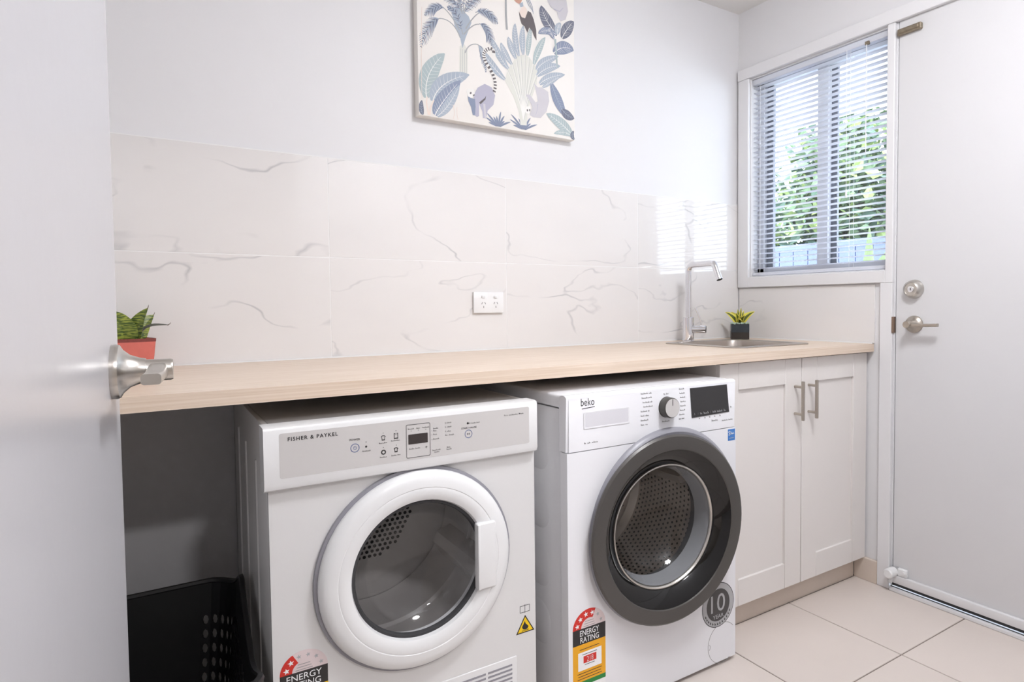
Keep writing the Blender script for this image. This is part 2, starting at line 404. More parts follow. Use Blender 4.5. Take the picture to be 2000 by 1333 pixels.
trim('trim_8', 'white jamb lining around the back door', (.004, .11, DY0 - .002, DY0 + .001, 0, DZ), (.004, .11, DY1, DY1 + .003, 0, DZ), (.004, .11, DY1, DY0, DZ - .002, DZ + .001), (.044, .056, DY0 - .014, DY0, 0, DZ), (.044, .056, DY1, DY0, DZ - .012, DZ))
struct('baseboard_right', bx(B(), -.011, .004, -.681, -.588, 0, .086, bev=.0015, seg=1), 'skirt_tile', 'short beige tile skirting beside the cabinet toe kick')

# ------------------------------------------------------------------ window
win = thing('window_1', (.08, -.38, WZ0), 'white aluminium sliding window behind the venetian blind', None, kind='structure')
b = B()
for q in ((.055, .105, WY0 - .035, WY0, WZ0, WZ1), (.055, .105, WY1, WY1 + .035, WZ0, WZ1), (.055, .105, WY1, WY0, WZ1 - .035, WZ1), (.055, .105, WY1, WY0, WZ0, WZ0 + .04)): bx(b, *q, bev=.002, seg=1)
obj('window_frame', b, 'alu', win)
box('mullion', 'alu', win, .06, .085, -.415, -.365, WZ0 + .04, WZ1 - .035, bev=.002, seg=1)
box('sash_stile', 'alu_dark', win, .085, .1, -.44, -.405, WZ0 + .04, WZ1 - .035, bev=.002, seg=1)
box('sash_stile', 'alu_dark', win, .07, .09, -.135, -.102, WZ0 + .04, WZ1 - .035, bev=.002, seg=1)
box('pane', 'window_glass', win, .079, .082, -.366, WY0 - .034, WZ0 + .04, WZ1 - .035)
box('pane', 'window_glass', win, .091, .094, WY1 + .034, -.414, WZ0 + .04, WZ1 - .035)
# venetian blind
bl = thing('venetian_blind', (.026, -.382, WZ0), 'white venetian blind with open slats hanging in the window', 'blind')
y0, y1 = WY1 + .008, WY0 - .006
box('headrail', 'blind', bl, .01, .036, y0, y1, 2.034, 2.056, bev=.0015, seg=1)
slat = None; tilt = Matrix.Rotation(math.radians(8), 3, 'Y'); ns = 38
for i in range(ns):
    z = 2.02 - i * .02165
    if slat is None:
        b = B(); L = []
        for k in range(5):
            s = -.0125 + .025 * k / 4; p = tilt @ Vector((s, 0, .0016 * (1 - (s / .0125) ** 2))); L.append(p)
        loops = [[Vector((p.x, yy, p.z)) for p in L] + [Vector((p.x, yy, p.z - .0004)) for p in reversed(L)] for yy in (y0, y1)]
        loft(b, loops, True, True, True); slat = obj('slat', b, 'blind'); slat.parent = bl; o = slat
    else: o = slat.copy(); COL.objects.link(o)
    o.location = (0, .382, z - WZ0)
box('bottom_rail', 'blind', bl, .012, .038, y0, y1, WZ0 + .006, WZ0 + .02, bev=.002, seg=1)
for yy in (-.112, -.542):
    for xx in (.0122, .0398): obj('ladder_cord', tube(B(), [(xx, yy, 2.036), (xx, yy, WZ0 + .018)], .0007, 5), 'cord', bl)
obj('tilt_wand', tube(B(), [(.004, -.611, 2.03), (.004, -.611, 1.62)], .0016, 8), 'cord', bl)
box('wand_hook', 'brass_old', bl, .002, .012, -.62, -.605, 2.028, 2.04)
obj('pull_cord', tube(B(), [(.003, -.531, 2.036), (.003, -.533, 1.5)], .0009, 5), 'cord', bl)
obj('cord_tassel', lathe(B(), (.003, -.533, 1.47), (0, 0, 1), [(.004, 0), (.0035, .02), (.0015, .032)], 10, True, True), 'cord', bl)

# ------------------------------------------------------------------ back door on the right
d1 = thing('door_1', (.02, -1.15, 0), 'white flush back door with satin lever and round deadlock', None, kind='structure')
box('leaf', 'door_paint', d1, .004, .042, DY1 + .004, DY0 - .0045, .052, DZ - .004, bev=.0015, seg=1)
box('weather_seal', 'trim_paint', d1, -.012, .004, DY1 + .006, DY0 - .006, .030, .060, bev=.003, seg=2)
box('threshold', 'trim_paint', d1, -.02, .11, DY1 + .004, DY0 - .003, 0, .014, bev=.002, seg=1)
box('shade_strip', 'rubber', d1, -.0105, -.0085, DY1 + .006, DY0 - .006, .0135, .0165)  # dark strip stands in for the shade of a threshold groove
box('shade_strip', 'rubber', d1, -.004, .003, DY1 + .006, DY0 - .006, .0185, .03)  # dark strip stands in for the shaded gap under the door
c = Vector((.004, -.800, 1.108))
dl = obj('deadlock', lathe(B(), c, (-1, 0, 0), [(.034, 0), (.0335, .006), (.029, .022), (.0225, .027), (.0215, .0245), (.0005, .0245)], 40, True, False), 'steel', d1, True)
obj('key_cylinder', lathe(B(), c + Vector((-.0245, 0, 0)), (-1, 0, 0), [(.011, 0), (.0105, .003), (.001, .003)], 24), 'chrome', dl, True)
box('keyhole', 'hole_dark', dl, -.0242, -.0238, -.8012, -.7988, 1.104, 1.112)
c = Vector((.004, -.802, .983))
def lever(parent, c, axis, along, L, flat_w, mtl):
    """bell shaped rose, round neck and a flat lever"""
    axis, along = Vector(axis).normalized(), Vector(along).normalized(); zz = Vector((0, 0, 1))
    ro = obj('rose', lathe(B(), c, axis, [(.0305, 0), (.031, .004), (.030, .0075), (.0245, .0105), (.0185, .017), (.0150, .026), (.0138, .032)], 40, True, True), mtl, parent, True)
    obj('neck', lathe(B(), Vector(c) + axis * .03, axis, [(.0138, 0), (.0125, .003), (.0125, .026), (.0115, .0285)], 28, True, True), mtl, ro, True)
    b = B(); mid = Vector(c) + axis * (.034 + flat_w / 2); loops = []
    for i in range(9):
        t = i / 8; ctr = mid + along * (-.012 + (L + .012) * t) + zz * (-.0015 * math.sin(t * 3.1))
        hw = flat_w / 2 * (1 - .12 * t); hh = .0105 - .0050 * min(1, t * 1.8)
        loops.append([ctr + axis * a + zz * q for a, q in rrect(0, 0, hw, hh, min(hw, hh) * .6, 4)])
    loft(b, loops, True, True, True); obj('lever', b, mtl, ro, True)
    return ro
lever(d1, c, (-1, 0, 0), (0, -1, 0), .1, .018, 'brushed')
box('strike_plate', 'strike', d1, -.0135, .006, -.7325, -.7283, .951, 1.009)
b = B(); bx(b, -.012, .004, -.818, -.735, 2.012, 2.034, bev=.002, seg=1); bx(b, -.016, -.01, -.81, -.742, 2.017, 2.029, bev=.002, seg=1); obj('overhead_catch', b, 'brass_old', d1)
b = B(); cyl(b, (-.05, -.744, .072), (-.006, -.744, .072), .0175, 28, .004); obj('door_stop', b, 'white_plastic', d1, True)
b = B(); bx(b, -.01, .004, -.792, -.758, .06, .09, bev=.003, seg=1); cyl(b, (-.016, -.782, .077), (-.008, -.782, .077), .006, 14); cyl(b, (-.02, -.736, .03), (-.006, -.736, .052), .008, 12); obj('stop_bracket', b, 'white_plastic', d1, True)

# ------------------------------------------------------------------ open entry door on the left
d2 = thing('door_2', (-2.33, -1.5, 0), 'white glossy entry door standing open in the foreground with lever', None, kind='structure')
dd = Vector((-.0659, -.9978, 0)); nn = Vector((.9978, -.0659, 0)); O2 = Vector((-2.3037, -1.068, 0))
MD = Matrix((dd, nn, Vector((0, 0, 1)))).transposed().to_4x4(); MD.translation = O2
box('leaf', 'door_paint_gloss', d2, 0, .84, -.036, 0, .012, 2.045, bev=.0015, seg=1, mtx=MD)
hc = O2 + dd * .060; hc.z = .991
lever(d2, hc, nn, dd, .115, .020, 'steel')
lever(d2, hc - nn * .036, -nn, dd, .115, .020, 'steel')
for zz in (.25, 1.8): obj('hinge', cyl(B(), O2 + dd * .845 + Vector((0, 0, zz)), O2 + dd * .845 + Vector((0, 0, zz + .09)), .006, 12), 'steel', d2, True)

# ------------------------------------------------------------------ lamps
rl = thing('ceiling_light', (-1.08, -1.55, CZ), 'round white ceiling light in the middle of the laundry', 'lamp')
obj('rim', lathe(B(), (-1.08, -1.55, CZ), (0, 0, -1), [(.205, 0), (.205, .012), (.19, .014), (.17, .012)], 48, True), 'white_plastic', rl, True)
obj('diffuser', lathe(B(), (-1.08, -1.55, CZ), (0, 0, -1), [(.176, .012), (.184, .028), (.180, .056), (.13, .074), (.001, .08)], 48), 'lamp_room', rl, True)
hl = thing('hall_light', (-1.77, -3.08, CZ), 'round ceiling light in the hallway behind the camera', 'lamp')
obj('rim', lathe(B(), (-1.77, -3.08, CZ), (0, 0, -1), [(.13, 0), (.13, .025), (.115, .03), (.112, .015)], 40, True), 'white_plastic', hl, True)
obj('diffuser', lathe(B(), (-1.77, -3.08, CZ), (0, 0, -1), [(.112, .02), (.09, .034), (.001, .042)], 40), 'lamp_hall', hl, True)

# ------------------------------------------------------------------ bench, sink, tap
bench = thing('benchtop', (-1.2, -.33, ZB), 'long pale oak laminate benchtop over washer and dryer', 'benchtop')
gx = [XL + .002, -.556, -.206, -.002]; gy = [YB, -.487, -.160, -.0015]
b = B(); V = {}
for k, z in enumerate((ZB - TH, ZB)):
    for i, x in enumerate(gx):
        for j, y in enumerate(gy): V[i, j, k] = b.verts.new((x, y, z))
for k in (0, 1):
    for i in range(3):
        for j in range(3):
            if (i, j) != (1, 1): b.faces.new((V[i, j, k], V[i + 1, j, k], V[i + 1, j + 1, k], V[i, j + 1, k]))
for i in range(3):
    for j in (0, 3): b.faces.new((V[i, j, 0], V[i + 1, j, 0], V[i + 1, j, 1], V[i, j, 1]))
    for j in (0, 3): b.faces.new((V[j, i, 0], V[j, i + 1, 0], V[j, i + 1, 1], V[j, i, 1]))
for p, q in (((1, 1), (2, 1)), ((2, 1), (2, 2)), ((2, 2), (1, 2)), ((1, 2), (1, 1))): b.faces.new((V[p + (0,)], V[q + (0,)], V[q + (1,)], V[p + (1,)]))
bmesh.ops.remove_doubles(b, verts=b.verts, dist=1e-5)
obj('slab', b, 'oak', bench)
box('sealant_strip', 'white_plastic', bench, XL + .004, -.003, -.006, -.0012, ZB, ZB + .004)
box('sealant_strip', 'white_plastic', bench, -.0065, -.0012, -.65, -.007, ZB, ZB + .004)

sk = thing('sink', (-.382, -.322, ZB), 'square stainless steel sink set into the oak benchtop', 'sink')
b = B(); cx, cy = -.382, -.3225
def LP(hx, hy, r, z): return [Vector((x, y, z)) for x, y in rrect(cx, cy, hx, hy, r, 8)]
loft(b, [LP(.208, .198, .05, ZB + .0004), LP(.208, .198, .05, ZB + .003), LP(.205, .195, .048, ZB + .0045), LP(.176, .166, .045, ZB + .0045), LP(.171, .161, .045, ZB + .001), LP(.168, .158, .05, ZB - .02), LP(.160, .150, .05, ZB - .15), LP(.14, .13, .045, ZB - .168), LP(.05, .05, .045, ZB - .172)], cap1=True)
obj('basin', b, 'sink_steel', sk, True)
obj('drain', lathe(B(), (cx, cy, ZB - .1719), (0, 0, 1), [(.043, 0), (.04, .002), (.032, .002), (.03, .0003), (.001, .0003)], 32), 'chrome', sk, True)

tp = thing('tap', (-.41, -.095, ZB), 'tall chrome mixer tap with angled spout behind the sink', 'tap')
tx, ty = -.41, -.095
obj('base', lathe(B(), (tx, ty, ZB + .0005), (0, 0, 1), [(.026, 0), (.026, .004), (.0225, .006), (.0225, .098), (.0205, .1), (.0125, .1)], 36, True), 'chrome', tp, True)
R0 = .028; zt = 1.222
pth = [(tx, ty, ZB + .1), (tx, ty, 1.05)] + arc((tx, ty - R0, zt - R0), R0, 0, math.pi / 2, 8, (0, 1, 0), (0, 0, 1))
e0 = Vector((tx, ty - .128, zt)); a1 = math.radians(66); R1 = .022
pth += [tuple(p) for p in arc((tx, e0.y, zt - R1), R1, math.pi / 2, math.pi / 2 + a1, 7, (0, 1, 0), (0, 0, 1))]
dv = Vector((0, -math.cos(a1), -math.sin(a1))); end = Vector(pth[-1]) + dv * .058; pth.append(end)
obj('spout', tube(B(), pth, .0122, 20), 'chrome', tp, True)
obj('aerator', cyl(B(), end - dv * .002, end + dv * .001, .0095, 20), 'hole_dark', tp)
hd = Vector((.55, -.835, 0))
p0 = Vector((tx, ty, .958)) + hd * .018
obj('mixer_body', cyl(B(), p0, p0 + hd * .055, .0155, 28, .0015), 'chrome', tp, True)
obj('handle', tube(B(), [p0 + hd * .034, p0 + hd * .036 + Vector((0, 0, .03)), p0 + hd * .018 + Vector((-.01, 0, .088))], .0032, 10), 'chrome', tp, True)

# ------------------------------------------------------------------ cabinet under the sink
cb = thing('base_cabinet', (-.4, -.32, 0), 'white shaker cabinet with two doors under the sink', 'cabinet')
b = B(); bx(b, -.798, -.782, -.61, -.03, .0, ZB - TH - .002); bx(b, -.02, -.004, -.58, -.03, 0, ZB - TH - .002); bx(b, -.782, -.02, -.05, -.035, .085, ZB - TH - .002); bx(b, -.782, -.02, -.6, -.05, .085, .101); bx(b, -.782, -.004, -.61, -.592, .8, ZB - TH - .002)
obj('carcass', b, 'cab_white', cb)
box('toe_kick', 'skirt_tile', cb, -.782, -.013, -.588, -.572, 0, .084)
CZ0, CZ1 = .087, ZB - TH - .005
for (xa, xb, hx) in ((-.7985, -.3972, -.433), (-.3942, -.0045, -.358)):
    S = .085; dr = box('door', 'cab_white', cb, xa + S - .01, xb - S + .01, -.6215, -.612, CZ0 + S - .01, CZ1 - S + .01)
    for q in ((xa, xa + S), (xb - S, xb)): box('stile', 'cab_white', dr, q[0], q[1], -.630, -.611, CZ0, CZ1, bev=.001, seg=1)
    for q in ((CZ0, CZ0 + S), (CZ1 - S, CZ1)): box('rail', 'cab_white', dr, xa + S + .0004, xb - S - .0004, -.630, -.611, q[0], q[1], bev=.001, seg=1)
    b = B(); cyl(b, (hx, -.663, .664), (hx, -.663, .797), .006, 18, .0012)
    for zz in (.684, .777): cyl(b, (hx, -.663, zz), (hx, -.63, zz), .0048, 14)
    obj('handle', b, 'brushed', dr, True)

# ------------------------------------------------------------------ dryer
dx0, dx1, dyF, dyB, dz0, dz1 = -2.091, -1.497, -.680, -.12, .012, .830
dc = (-1.7925, .493)
dry = thing('dryer', (-1.794, -.40, 0), 'white front loading tumble dryer with grey control panel', 'dryer')
b = B()
bx(b, dx0, dx0 + .012, dyF + .012, dyB, dz0 + .02, dz1, bev=.003, seg=2); bx(b, dx1 - .012, dx1, dyF + .012, dyB, dz0 + .02, dz1, bev=.003)
bx(b, dx0 + .012, dx1 - .012, dyF + .012, dyB, dz1 - .012, dz1); bx(b, dx0, dx1, dyB - .012, dyB, dz0 + .02, dz1); bx(b, dx0, dx1, dyF + .02, dyB, dz0 + .02, dz0 + .03)
obj('housing', b, 'white_metal', dry, True)
obj('front_panel', hole_panel(B(), dx0 + .001, dx1 - .001, dz0 + .012, .712, dc[0], dc[1], .165, dyF, dyF + .014), 'white_metal', dry)
for i, yy in enumerate((-.235, -.37, -.53)):
    box('side_rib', 'white_metal', dry, dx0 - .003, dx0 + .002, yy - .007, yy + .007, .08, .765 - .012 * i, bev=.0025, seg=2)
for xx in (dx0 + .05, dx1 - .05):
    for yy in (dyF + .07, dyB - .06): obj('foot', cyl(B(), (xx, yy, 0), (xx, yy, .034), .02, 18, .003), 'rubber', dry, True)
# control panel: rounded profile swept across the width
b = B(); pf = [(dyF + .03, .834), (-.690, .834), (-.698, .832), (-.7005, .827), (-.7005, .722), (-.697, .713), (-.684, .7075), (dyF + .004, .707), (dyF + .03, .707)]
loft(b, [[Vector((x, y, z)) for y, z in pf] for x in (dx0 - .008, dx1 - .003)], True, True, True)
cp = obj('control_panel', b, 'white_plastic', dry, True)
py = -.7008
obj('fascia', prism_xz(B(), [(x, z) for x, z in rrect(-1.797, .7775, .2745, .0435, .004, 4)], py, py + .0004), 'panel_grey', cp)
py -= .0004
text('brand_lettering', 'FISHER & PAYKEL', 'ink', cp, -2.056, .805, .093, .0075, py, space=1.25, bold=.018)
text('printed_text', 'POWER', 'ink', cp, -1.9405, .7905, .021, .0042, py)
obj('power_button', ring_xz(B(), (-1.93, .7755), .0078, .0090, py, py + .0004, 32), 'ink_blue', cp)
obj('power_symbol', ring_xz(B(), (-1.93, .7755), .0028, .0035, py, py + .0004, 20), 'ink_blue', cp)
box('power_symbol_bar', 'ink_blue', cp, -1.9303, -1.9297, py, py + .0004, .7745, .7775)
flat('indicator', 'ink', cp, [(-1.9075 + .0022 * math.cos(t * .63), .7755 + .0022 * math.sin(t * .63)) for t in range(10)], py)
flat('indicator', 'ink', cp, [(-1.9075 + .0009 * math.cos(t * .63), .785 + .0009 * math.sin(t * .63)) for t in range(10)], py)
text('printed_text', (7,), 'ink_soft', cp, -1.915, .7655, .017, .003, py)
# four programme symbols
def shirt(x, z, s): return [(x - s, z + s * .5), (x - s * .45, z + s), (x + s * .45, z + s), (x + s, z + s * .5), (x + s * .65, z + s * .15), (x + s * .6, z - s), (x - s * .6, z - s), (x - s * .65, z + s * .15)]
def outline(pts, wdt):
    cx = sum(p[0] for p in pts) / len(pts); cz = sum(p[1] for p in pts) / len(pts)
    b = B(); k = 1 - wdt
    A = [b.verts.new((x, py, z)) for x, z in pts]; Bv = [b.verts.new((cx + (x - cx) * k, py, cz + (z - cz) * k)) for x, z in pts]
    n = len(pts); fs = [b.faces.new((A[i], A[(i + 1) % n], Bv[(i + 1) % n], Bv[i])) for i in range(n)]
    r = bmesh.ops.extrude_face_region(b, geom=fs); bmesh.ops.translate(b, verts=[g for g in r['geom'] if isinstance(g, bmesh.types.BMVert)], vec=(0, .0004, 0))
    return b
obj('programme_symbol', outline(shirt(-1.872, .789, .0052), .3), 'ink', cp)
obj('programme_symbol', outline([(-1.8495, .784), (-1.8495, .796), (-1.8465, .796), (-1.8465, .792), (-1.8435, .792), (-1.8435, .796), (-1.8405, .796), (-1.8405, .784)], .28), 'ink', cp)
obj('programme_symbol', ring_xz(B(), (-1.872, .759), .0028, .0052, py, py + .0004, 20), 'ink', cp)
obj('programme_symbol', outline(shirt(-1.8455, .7605, .0052), .42), 'ink', cp)
for (x, z, s, wd) in ((-1.881, .7775, (5,), .018), (-1.8555, .7795, (9,), .019), (-1.8795, .748, (6,), .015), (-1.8555, .7485, (5, 3), .02)): text('printed_text', s, 'ink_soft', cp, x, z, wd, .003, py)
for x, z in ((-1.872, .799), (-1.845, .801), (-1.872, .769), (-1.845, .7705)): flat('indicator', 'ink', cp, [(x + .0008 * math.cos(t * .8), z + .0008 * math.sin(t * .8)) for t in range(8)], py)
b = B(); fr = rrect(-1.7965, .7745, .0268, .0358, .003, 4); fi = rrect(-1.7965, .7745, .0259, .0349, .0024, 4)
loft(b, [[Vector((x, py + .0004, z)) for x, z in fr], [Vector((x, py, z)) for x, z in fr], [Vector((x, py, z)) for x, z in fi], [Vector((x, py + .0004, z)) for x, z in fi]]); obj('display_frame', b, 'ink', cp)
obj('display', prism_xz(B(), rrect(-1.797, .7785, .0215, .0105, .001, 2), py - .0003, py + .0004), 'display', cp)
for x, s, wd in ((-1.819, (4,), .014), (-1.8, (3,), .008), (-1.787, (7,), .015)):
    text('printed_text', s, 'ink_soft', cp, x, .8, wd, .003, py); flat('indicator', 'ink', cp, [(x + wd / 2 + .0008 * math.cos(t * .8), .7965 + .0008 * math.sin(t * .8)) for t in range(8)], py)
text('printed_text', (5, 5), 'ink_soft', cp, -1.817, .757, .025, .0032, py); text('plus_symbol', '+', 'ink', cp, -1.7815, .7555, .005, .005, py)
for x, z, s, wd in ((-1.7625, .795, (5,), .012), (-1.7625, .79, (3,), .008), (-1.7625, .782, (3,), .009), (-1.7625, .772, (4,), .014), (-1.735, .804, (1, 5), .015), (-1.735, .795, (1, 5), .015), (-1.735, .7855, (1, 4), .014), (-1.735, .777, (2, 4), .021), (-1.765, .7475, (7,), .019), (-1.7605, .743, (5,), .012), (-1.731, .75, (3,), .008), (-1.732, .7455, (4,), .012)): text('printed_text', s, 'ink_soft', cp, x, z, wd, .0031, py)
for z in (.7915, .7825, .7725): flat('indicator', 'ink_soft', cp, [(-1.766 + .0008 * math.cos(t * .8), z + .0008 * math.sin(t * .8)) for t in range(8)], py)
text('printed_text', 'START PAUSE', 'ink', cp, -1.6965, .7862, .037, .004, py)
flat('lock_symbol', 'ink', cp, [(-1.681 + .0026 * math.cos(t * .63), .7985 + .0026 * math.sin(t * .63)) for t in range(10)], py); box('lock_symbol_bar', 'ink', cp, -1.68, -1.6745, py, py + .0004, .798, .799)
text('printed_text', (5, 4), 'ink_soft', cp, -1.672, .797, .021, .003, py)
obj('start_button', ring_xz(B(), (-1.6795, .7745), .0082, .0092, py, py + .0004, 32), 'ink_blue', cp)
flat('pause_symbol', 'ink', cp, [(-1.6825, .7725), (-1.6825, .7765), (-1.6797, .7745)], py); box('pause_symbol_bar', 'ink', cp, -1.6785, -1.6779, py, py + .0004, .7725, .7765); box('pause_symbol_bar', 'ink', cp, -1.677, -1.6764, py, py + .0004, .7725, .7765)
text('printed_text', (3, 7), 'ink_soft', cp, -1.589, .8055, .037, .0032, py); marks('ink', cp, -1.55, .8057, .0135, .0034, py, (3,))
# door
def dlathe(prof, n=72, cap1=False): return lathe(B(), (dc[0], dyF, dc[1]), (0, -1, 0), prof, n, False, cap1)
obj('door_seal', dlathe([(.2205, -.001), (.2215, .004), (.2205, .008), (.2140, .0085)]), 'lip_grey', dry, True)
door = obj('door', dlathe([(.2135, .006), (.2145, .012), (.2125, .019), (.2050, .026), (.1930, .0295), (.1800, .0305), (.1785, .0295), (.1760, .0305), (.1600, .0285), (.1515, .0240), (.1485, .0160), (.1480, .004), (.150, -.02)]), 'white_plastic', dry, True)
obj('glass', lathe(B(), (dc[0], dyF - .014, dc[1]), (0, 1, 0), [(.1482, 0), (.14, .006), (.13, .03), (.10, .052), (.05, .062), (.001, .064)], 64), 'dryer_glass', door, True)
obj('glass_gasket', lathe(B(), (dc[0], dyF - .0135, dc[1]), (0, 1, 0), [(.1485, -.002), (.1430, -.0025), (.1405, .002), (.1405, .008)], 64), 'rubber', door, True)
b = B(); bx(b, -1.669, -1.622, -.7185, -.70, .4185, .5705, bev=.004, seg=3); bx(b, -1.669, -1.662, -.722, -.7165, .4205, .5685, bev=.002); obj('handle', b, 'white_plastic', door, True)
# drum
drum = obj('drum', lathe(B(), (dc[0], -.664, dc[1]), (0, 1, 0), [(.17, 0), (.235, .02), (.245, .06), (.245, .118), (.236, .122), (.236, .128), (.245, .132), (.245, .232), (.236, .236), (.236, .242), (.245, .246), (.245, .38), (.235, .4)], 72), 'drum_grey', dry, True)
obj('drum_back', lathe(B(), (dc[0], -.262, dc[1]), (0, -1, 0), [(.236, 0), (.22, .006), (.15, .012), (.001, .012)], 64), 'drum_grey', drum, True)
b = B()
for i in range(-9, 10):
    for j in range(-9, 10):
        x = i * .0145 + (j % 2) * .00725; z = j * .0128
        if .02 < math.hypot(x, z) < .125: lathe(b, (dc[0] + x, -.2745, dc[1] + z), (0, -1, 0), [(.0047, 0), (.0047, .0008)], 8, False, True)
tag(obj('vent_holes', b, 'hole_dark', drum), kind='stuff')
for k in range(3):
    a = math.radians(-25 + 120 * k); ca, sa = math.cos(a), math.sin(a); b = B(); loops = []
    for yy in (-.62, -.60, -.31, -.29):
        h = .045 if yy in (-.60, -.31) else .008
        loops.append([Vector((dc[0] + ca * r - sa * t, yy, dc[1] + sa * r + ca * t)) for r, t in ((.246, -.045), (.246 - h, -.014), (.246 - h, .014), (.246, .045))])
    loft(b, loops, False); obj('lifter', b, 'drum_grey', drum, True)
# lower service flap with louvres
fl = box('service_flap', 'white_plastic', dry, -1.752, -1.5525, dyF - .0022, dyF + .001, .045, .2165, bev=.0015, seg=1)
for k in range(9):
    for xa, xb in ((-1.738, -1.636), (-1.630, -1.566)): box('louvre', 'lip_grey', fl, xa, xb, dyF - .0030, dyF - .0015, .196 - k * .0105, .2005 - k * .0105)
# stickers
yy = dyF - .0004
def energy(parent, x0, w_, zb, y, n_red, red_deg, colr):
    """arched star rating: coloured arc sector over a black title band; zb = base of the arch"""
    cx = x0 + w_ / 2; R = w_ / 2
    half = [(cx + R * math.cos(math.pi * i / 32), zb + R * .92 * math.sin(math.pi * i / 32)) for i in range(33)]
    s = flat('rating_label', 'st_pink', parent, half, y)
    a0, a1 = math.pi, math.pi - math.radians(red_deg)
    P = [(cx + R * math.cos(a0 + (a1 - a0) * i / 20), zb + R * .92 * math.sin(a0 + (a1 - a0) * i / 20)) for i in range(21)]
    P += [(cx + R * .5 * math.cos(a1 + (a0 - a1) * i / 20), zb + R * .46 * math.sin(a1 + (a0 - a1) * i / 20)) for i in range(21)]
    flat('coloured_arc', colr, s, P, y - .0002)
    for k in range(n_red):
        a = math.pi - math.radians(14 + 30 * k); flat('star', 'print_white', s, star(cx + R * .75 * math.cos(a), zb + R * .69 * math.sin(a), R * .14, -.2), y - .0004)
    for k in range(n_red, 6):
        a = math.pi - math.radians(14 + 30 * k); flat('star', 'st_grey', s, star(cx + R * .75 * math.cos(a), zb + R * .69 * math.sin(a), R * .11, -.2), y - .0002)
    for k in range(3): box('printed_line', 'ink_soft', s, cx - R * (.36 - .05 * k), cx + R * (.36 - .05 * k), y - .0003, y, zb + R * (.06 + .12 * k), zb + R * (.085 + .12 * k))
    return s
ey = dyF - .0004
s = energy(dry, -2.078, .090, .3385, ey, 2, 62, 'st_red')
box('title_band', 'st_black', s, -2.078, -1.988, ey, ey + .0003, .302, .3385)
text('printed_text', 'ENERGY', 'print_white', s, -2.066, .3215, .066, .0125, ey - .0004); text('printed_text', 'RATING', 'print_white', s, -2.064, .3055, .062, .0125, ey - .0004)
box('yellow_field', 'st_yellow', s, -2.078, -1.988, ey, ey + .0003, .22, .302)
box('value_field', 'print_white', s, -2.065, -2.001, ey - .0003, ey, .245, .285)
box('green_band', 'st_green', s, -2.078, -1.988, ey, ey + .0003, .208, .22)
wt = flat('warning_label', 'st_black', dry, [(-1.553, .2655), (-1.502, .2655), (-1.5275, .309)], yy)
flat('yellow_triangle', 'st_warn', wt, [(-1.5485, .2682), (-1.5065, .2682), (-1.5275, .304)], yy - .0002)
flat('flame', 'st_black', wt, [(-1.5345, .2755), (-1.5365, .281), (-1.532, .288), (-1.529, .2945), (-1.526, .287), (-1.5235, .285), (-1.5185, .279), (-1.5215, .274), (-1.5275, .2725)], yy - .0004)
box('flame_base', 'st_black', wt, -1.5375, -1.5175, yy - .0004, yy - .0001, .2705, .2718)
bk = obj('manual_symbol', (lambda b: (ring_xz(b, (-1.528, .324), .0003, .0006, yy, yy + .0003, 4), bx(b, -1.541, -1.5285, yy, yy + .0003, .332, .333), bx(b, -1.5275, -1.515, yy, yy + .0003, .332, .333), bx(b, -1.541, -1.5285, yy, yy + .0003, .316, .317), bx(b, -1.5275, -1.515, yy, yy + .0003, .316, .317), bx(b, -1.5415, -1.5405, yy, yy + .0003, .316, .333), bx(b, -1.5285, -1.5275, yy, yy + .0003, .314, .335), bx(b, -1.5155, -1.5145, yy, yy + .0003, .316, .333), b)[-1])(B()), 'ink', dry)

# ------------------------------------------------------------------ washing machine
wx0, wx1, wyF, wyB, wz0, wz1 = -1.431, -.834, -.725, -.14, .012, .840
wc = (-1.0985, .4575)
wm = thing('washing_machine', (-1.13, -.43, 0), 'white front loading washing machine with dark grey door ring', 'washing machine')
b = B(); bx(b, wx0 + .006, wx0 + .014, wyF + .03, wyB, wz0 + .01, .803, bev=.002); bx(b, wx1 - .014, wx1 - .006, wyF + .03, wyB, wz0 + .01, .803, bev=.002); bx(b, wx0 + .006, wx1 - .006, wyB - .01, wyB, wz0 + .01, .803); bx(b, wx0 + .01, wx1 - .01, wyF + .03, wyB, wz0 + .012, wz0 + .02)
obj('housing', b, 'washer_white', wm, True)
for k in range(4):
    zc = .690 - .155 * k
    b = B(); yc = -.40
    ou = rrect(yc, zc, .235, .060, .05, 6); inn = rrect(yc, zc, .222, .047, .042, 6); i2 = rrect(yc + .0, zc, .17, .026, .025, 6); i3 = rrect(yc, zc, .16, .018, .017, 6)
    X = wx0 + .006
    loft(b, [[Vector((X + .0005, y, z)) for y, z in ou], [Vector((X - .003, y, z)) for y, z in inn], [Vector((X - .0005, y, z)) for y, z in i2], [Vector((X - .003, y, z)) for y, z in i3]], cap1=True)
    obj('side_emboss', b, 'washer_white', wm, True)
box('lid', 'washer_white', wm, wx0 + .003, wx1 - .003, wyF + .022, wyB, .805, wz1, bev=.008, seg=3)
fp = obj('front_panel', hole_panel(B(), wx0, wx1, wz0, .6985, wc[0], wc[1], .2, wyF, wyF + .03), 'washer_white', wm)
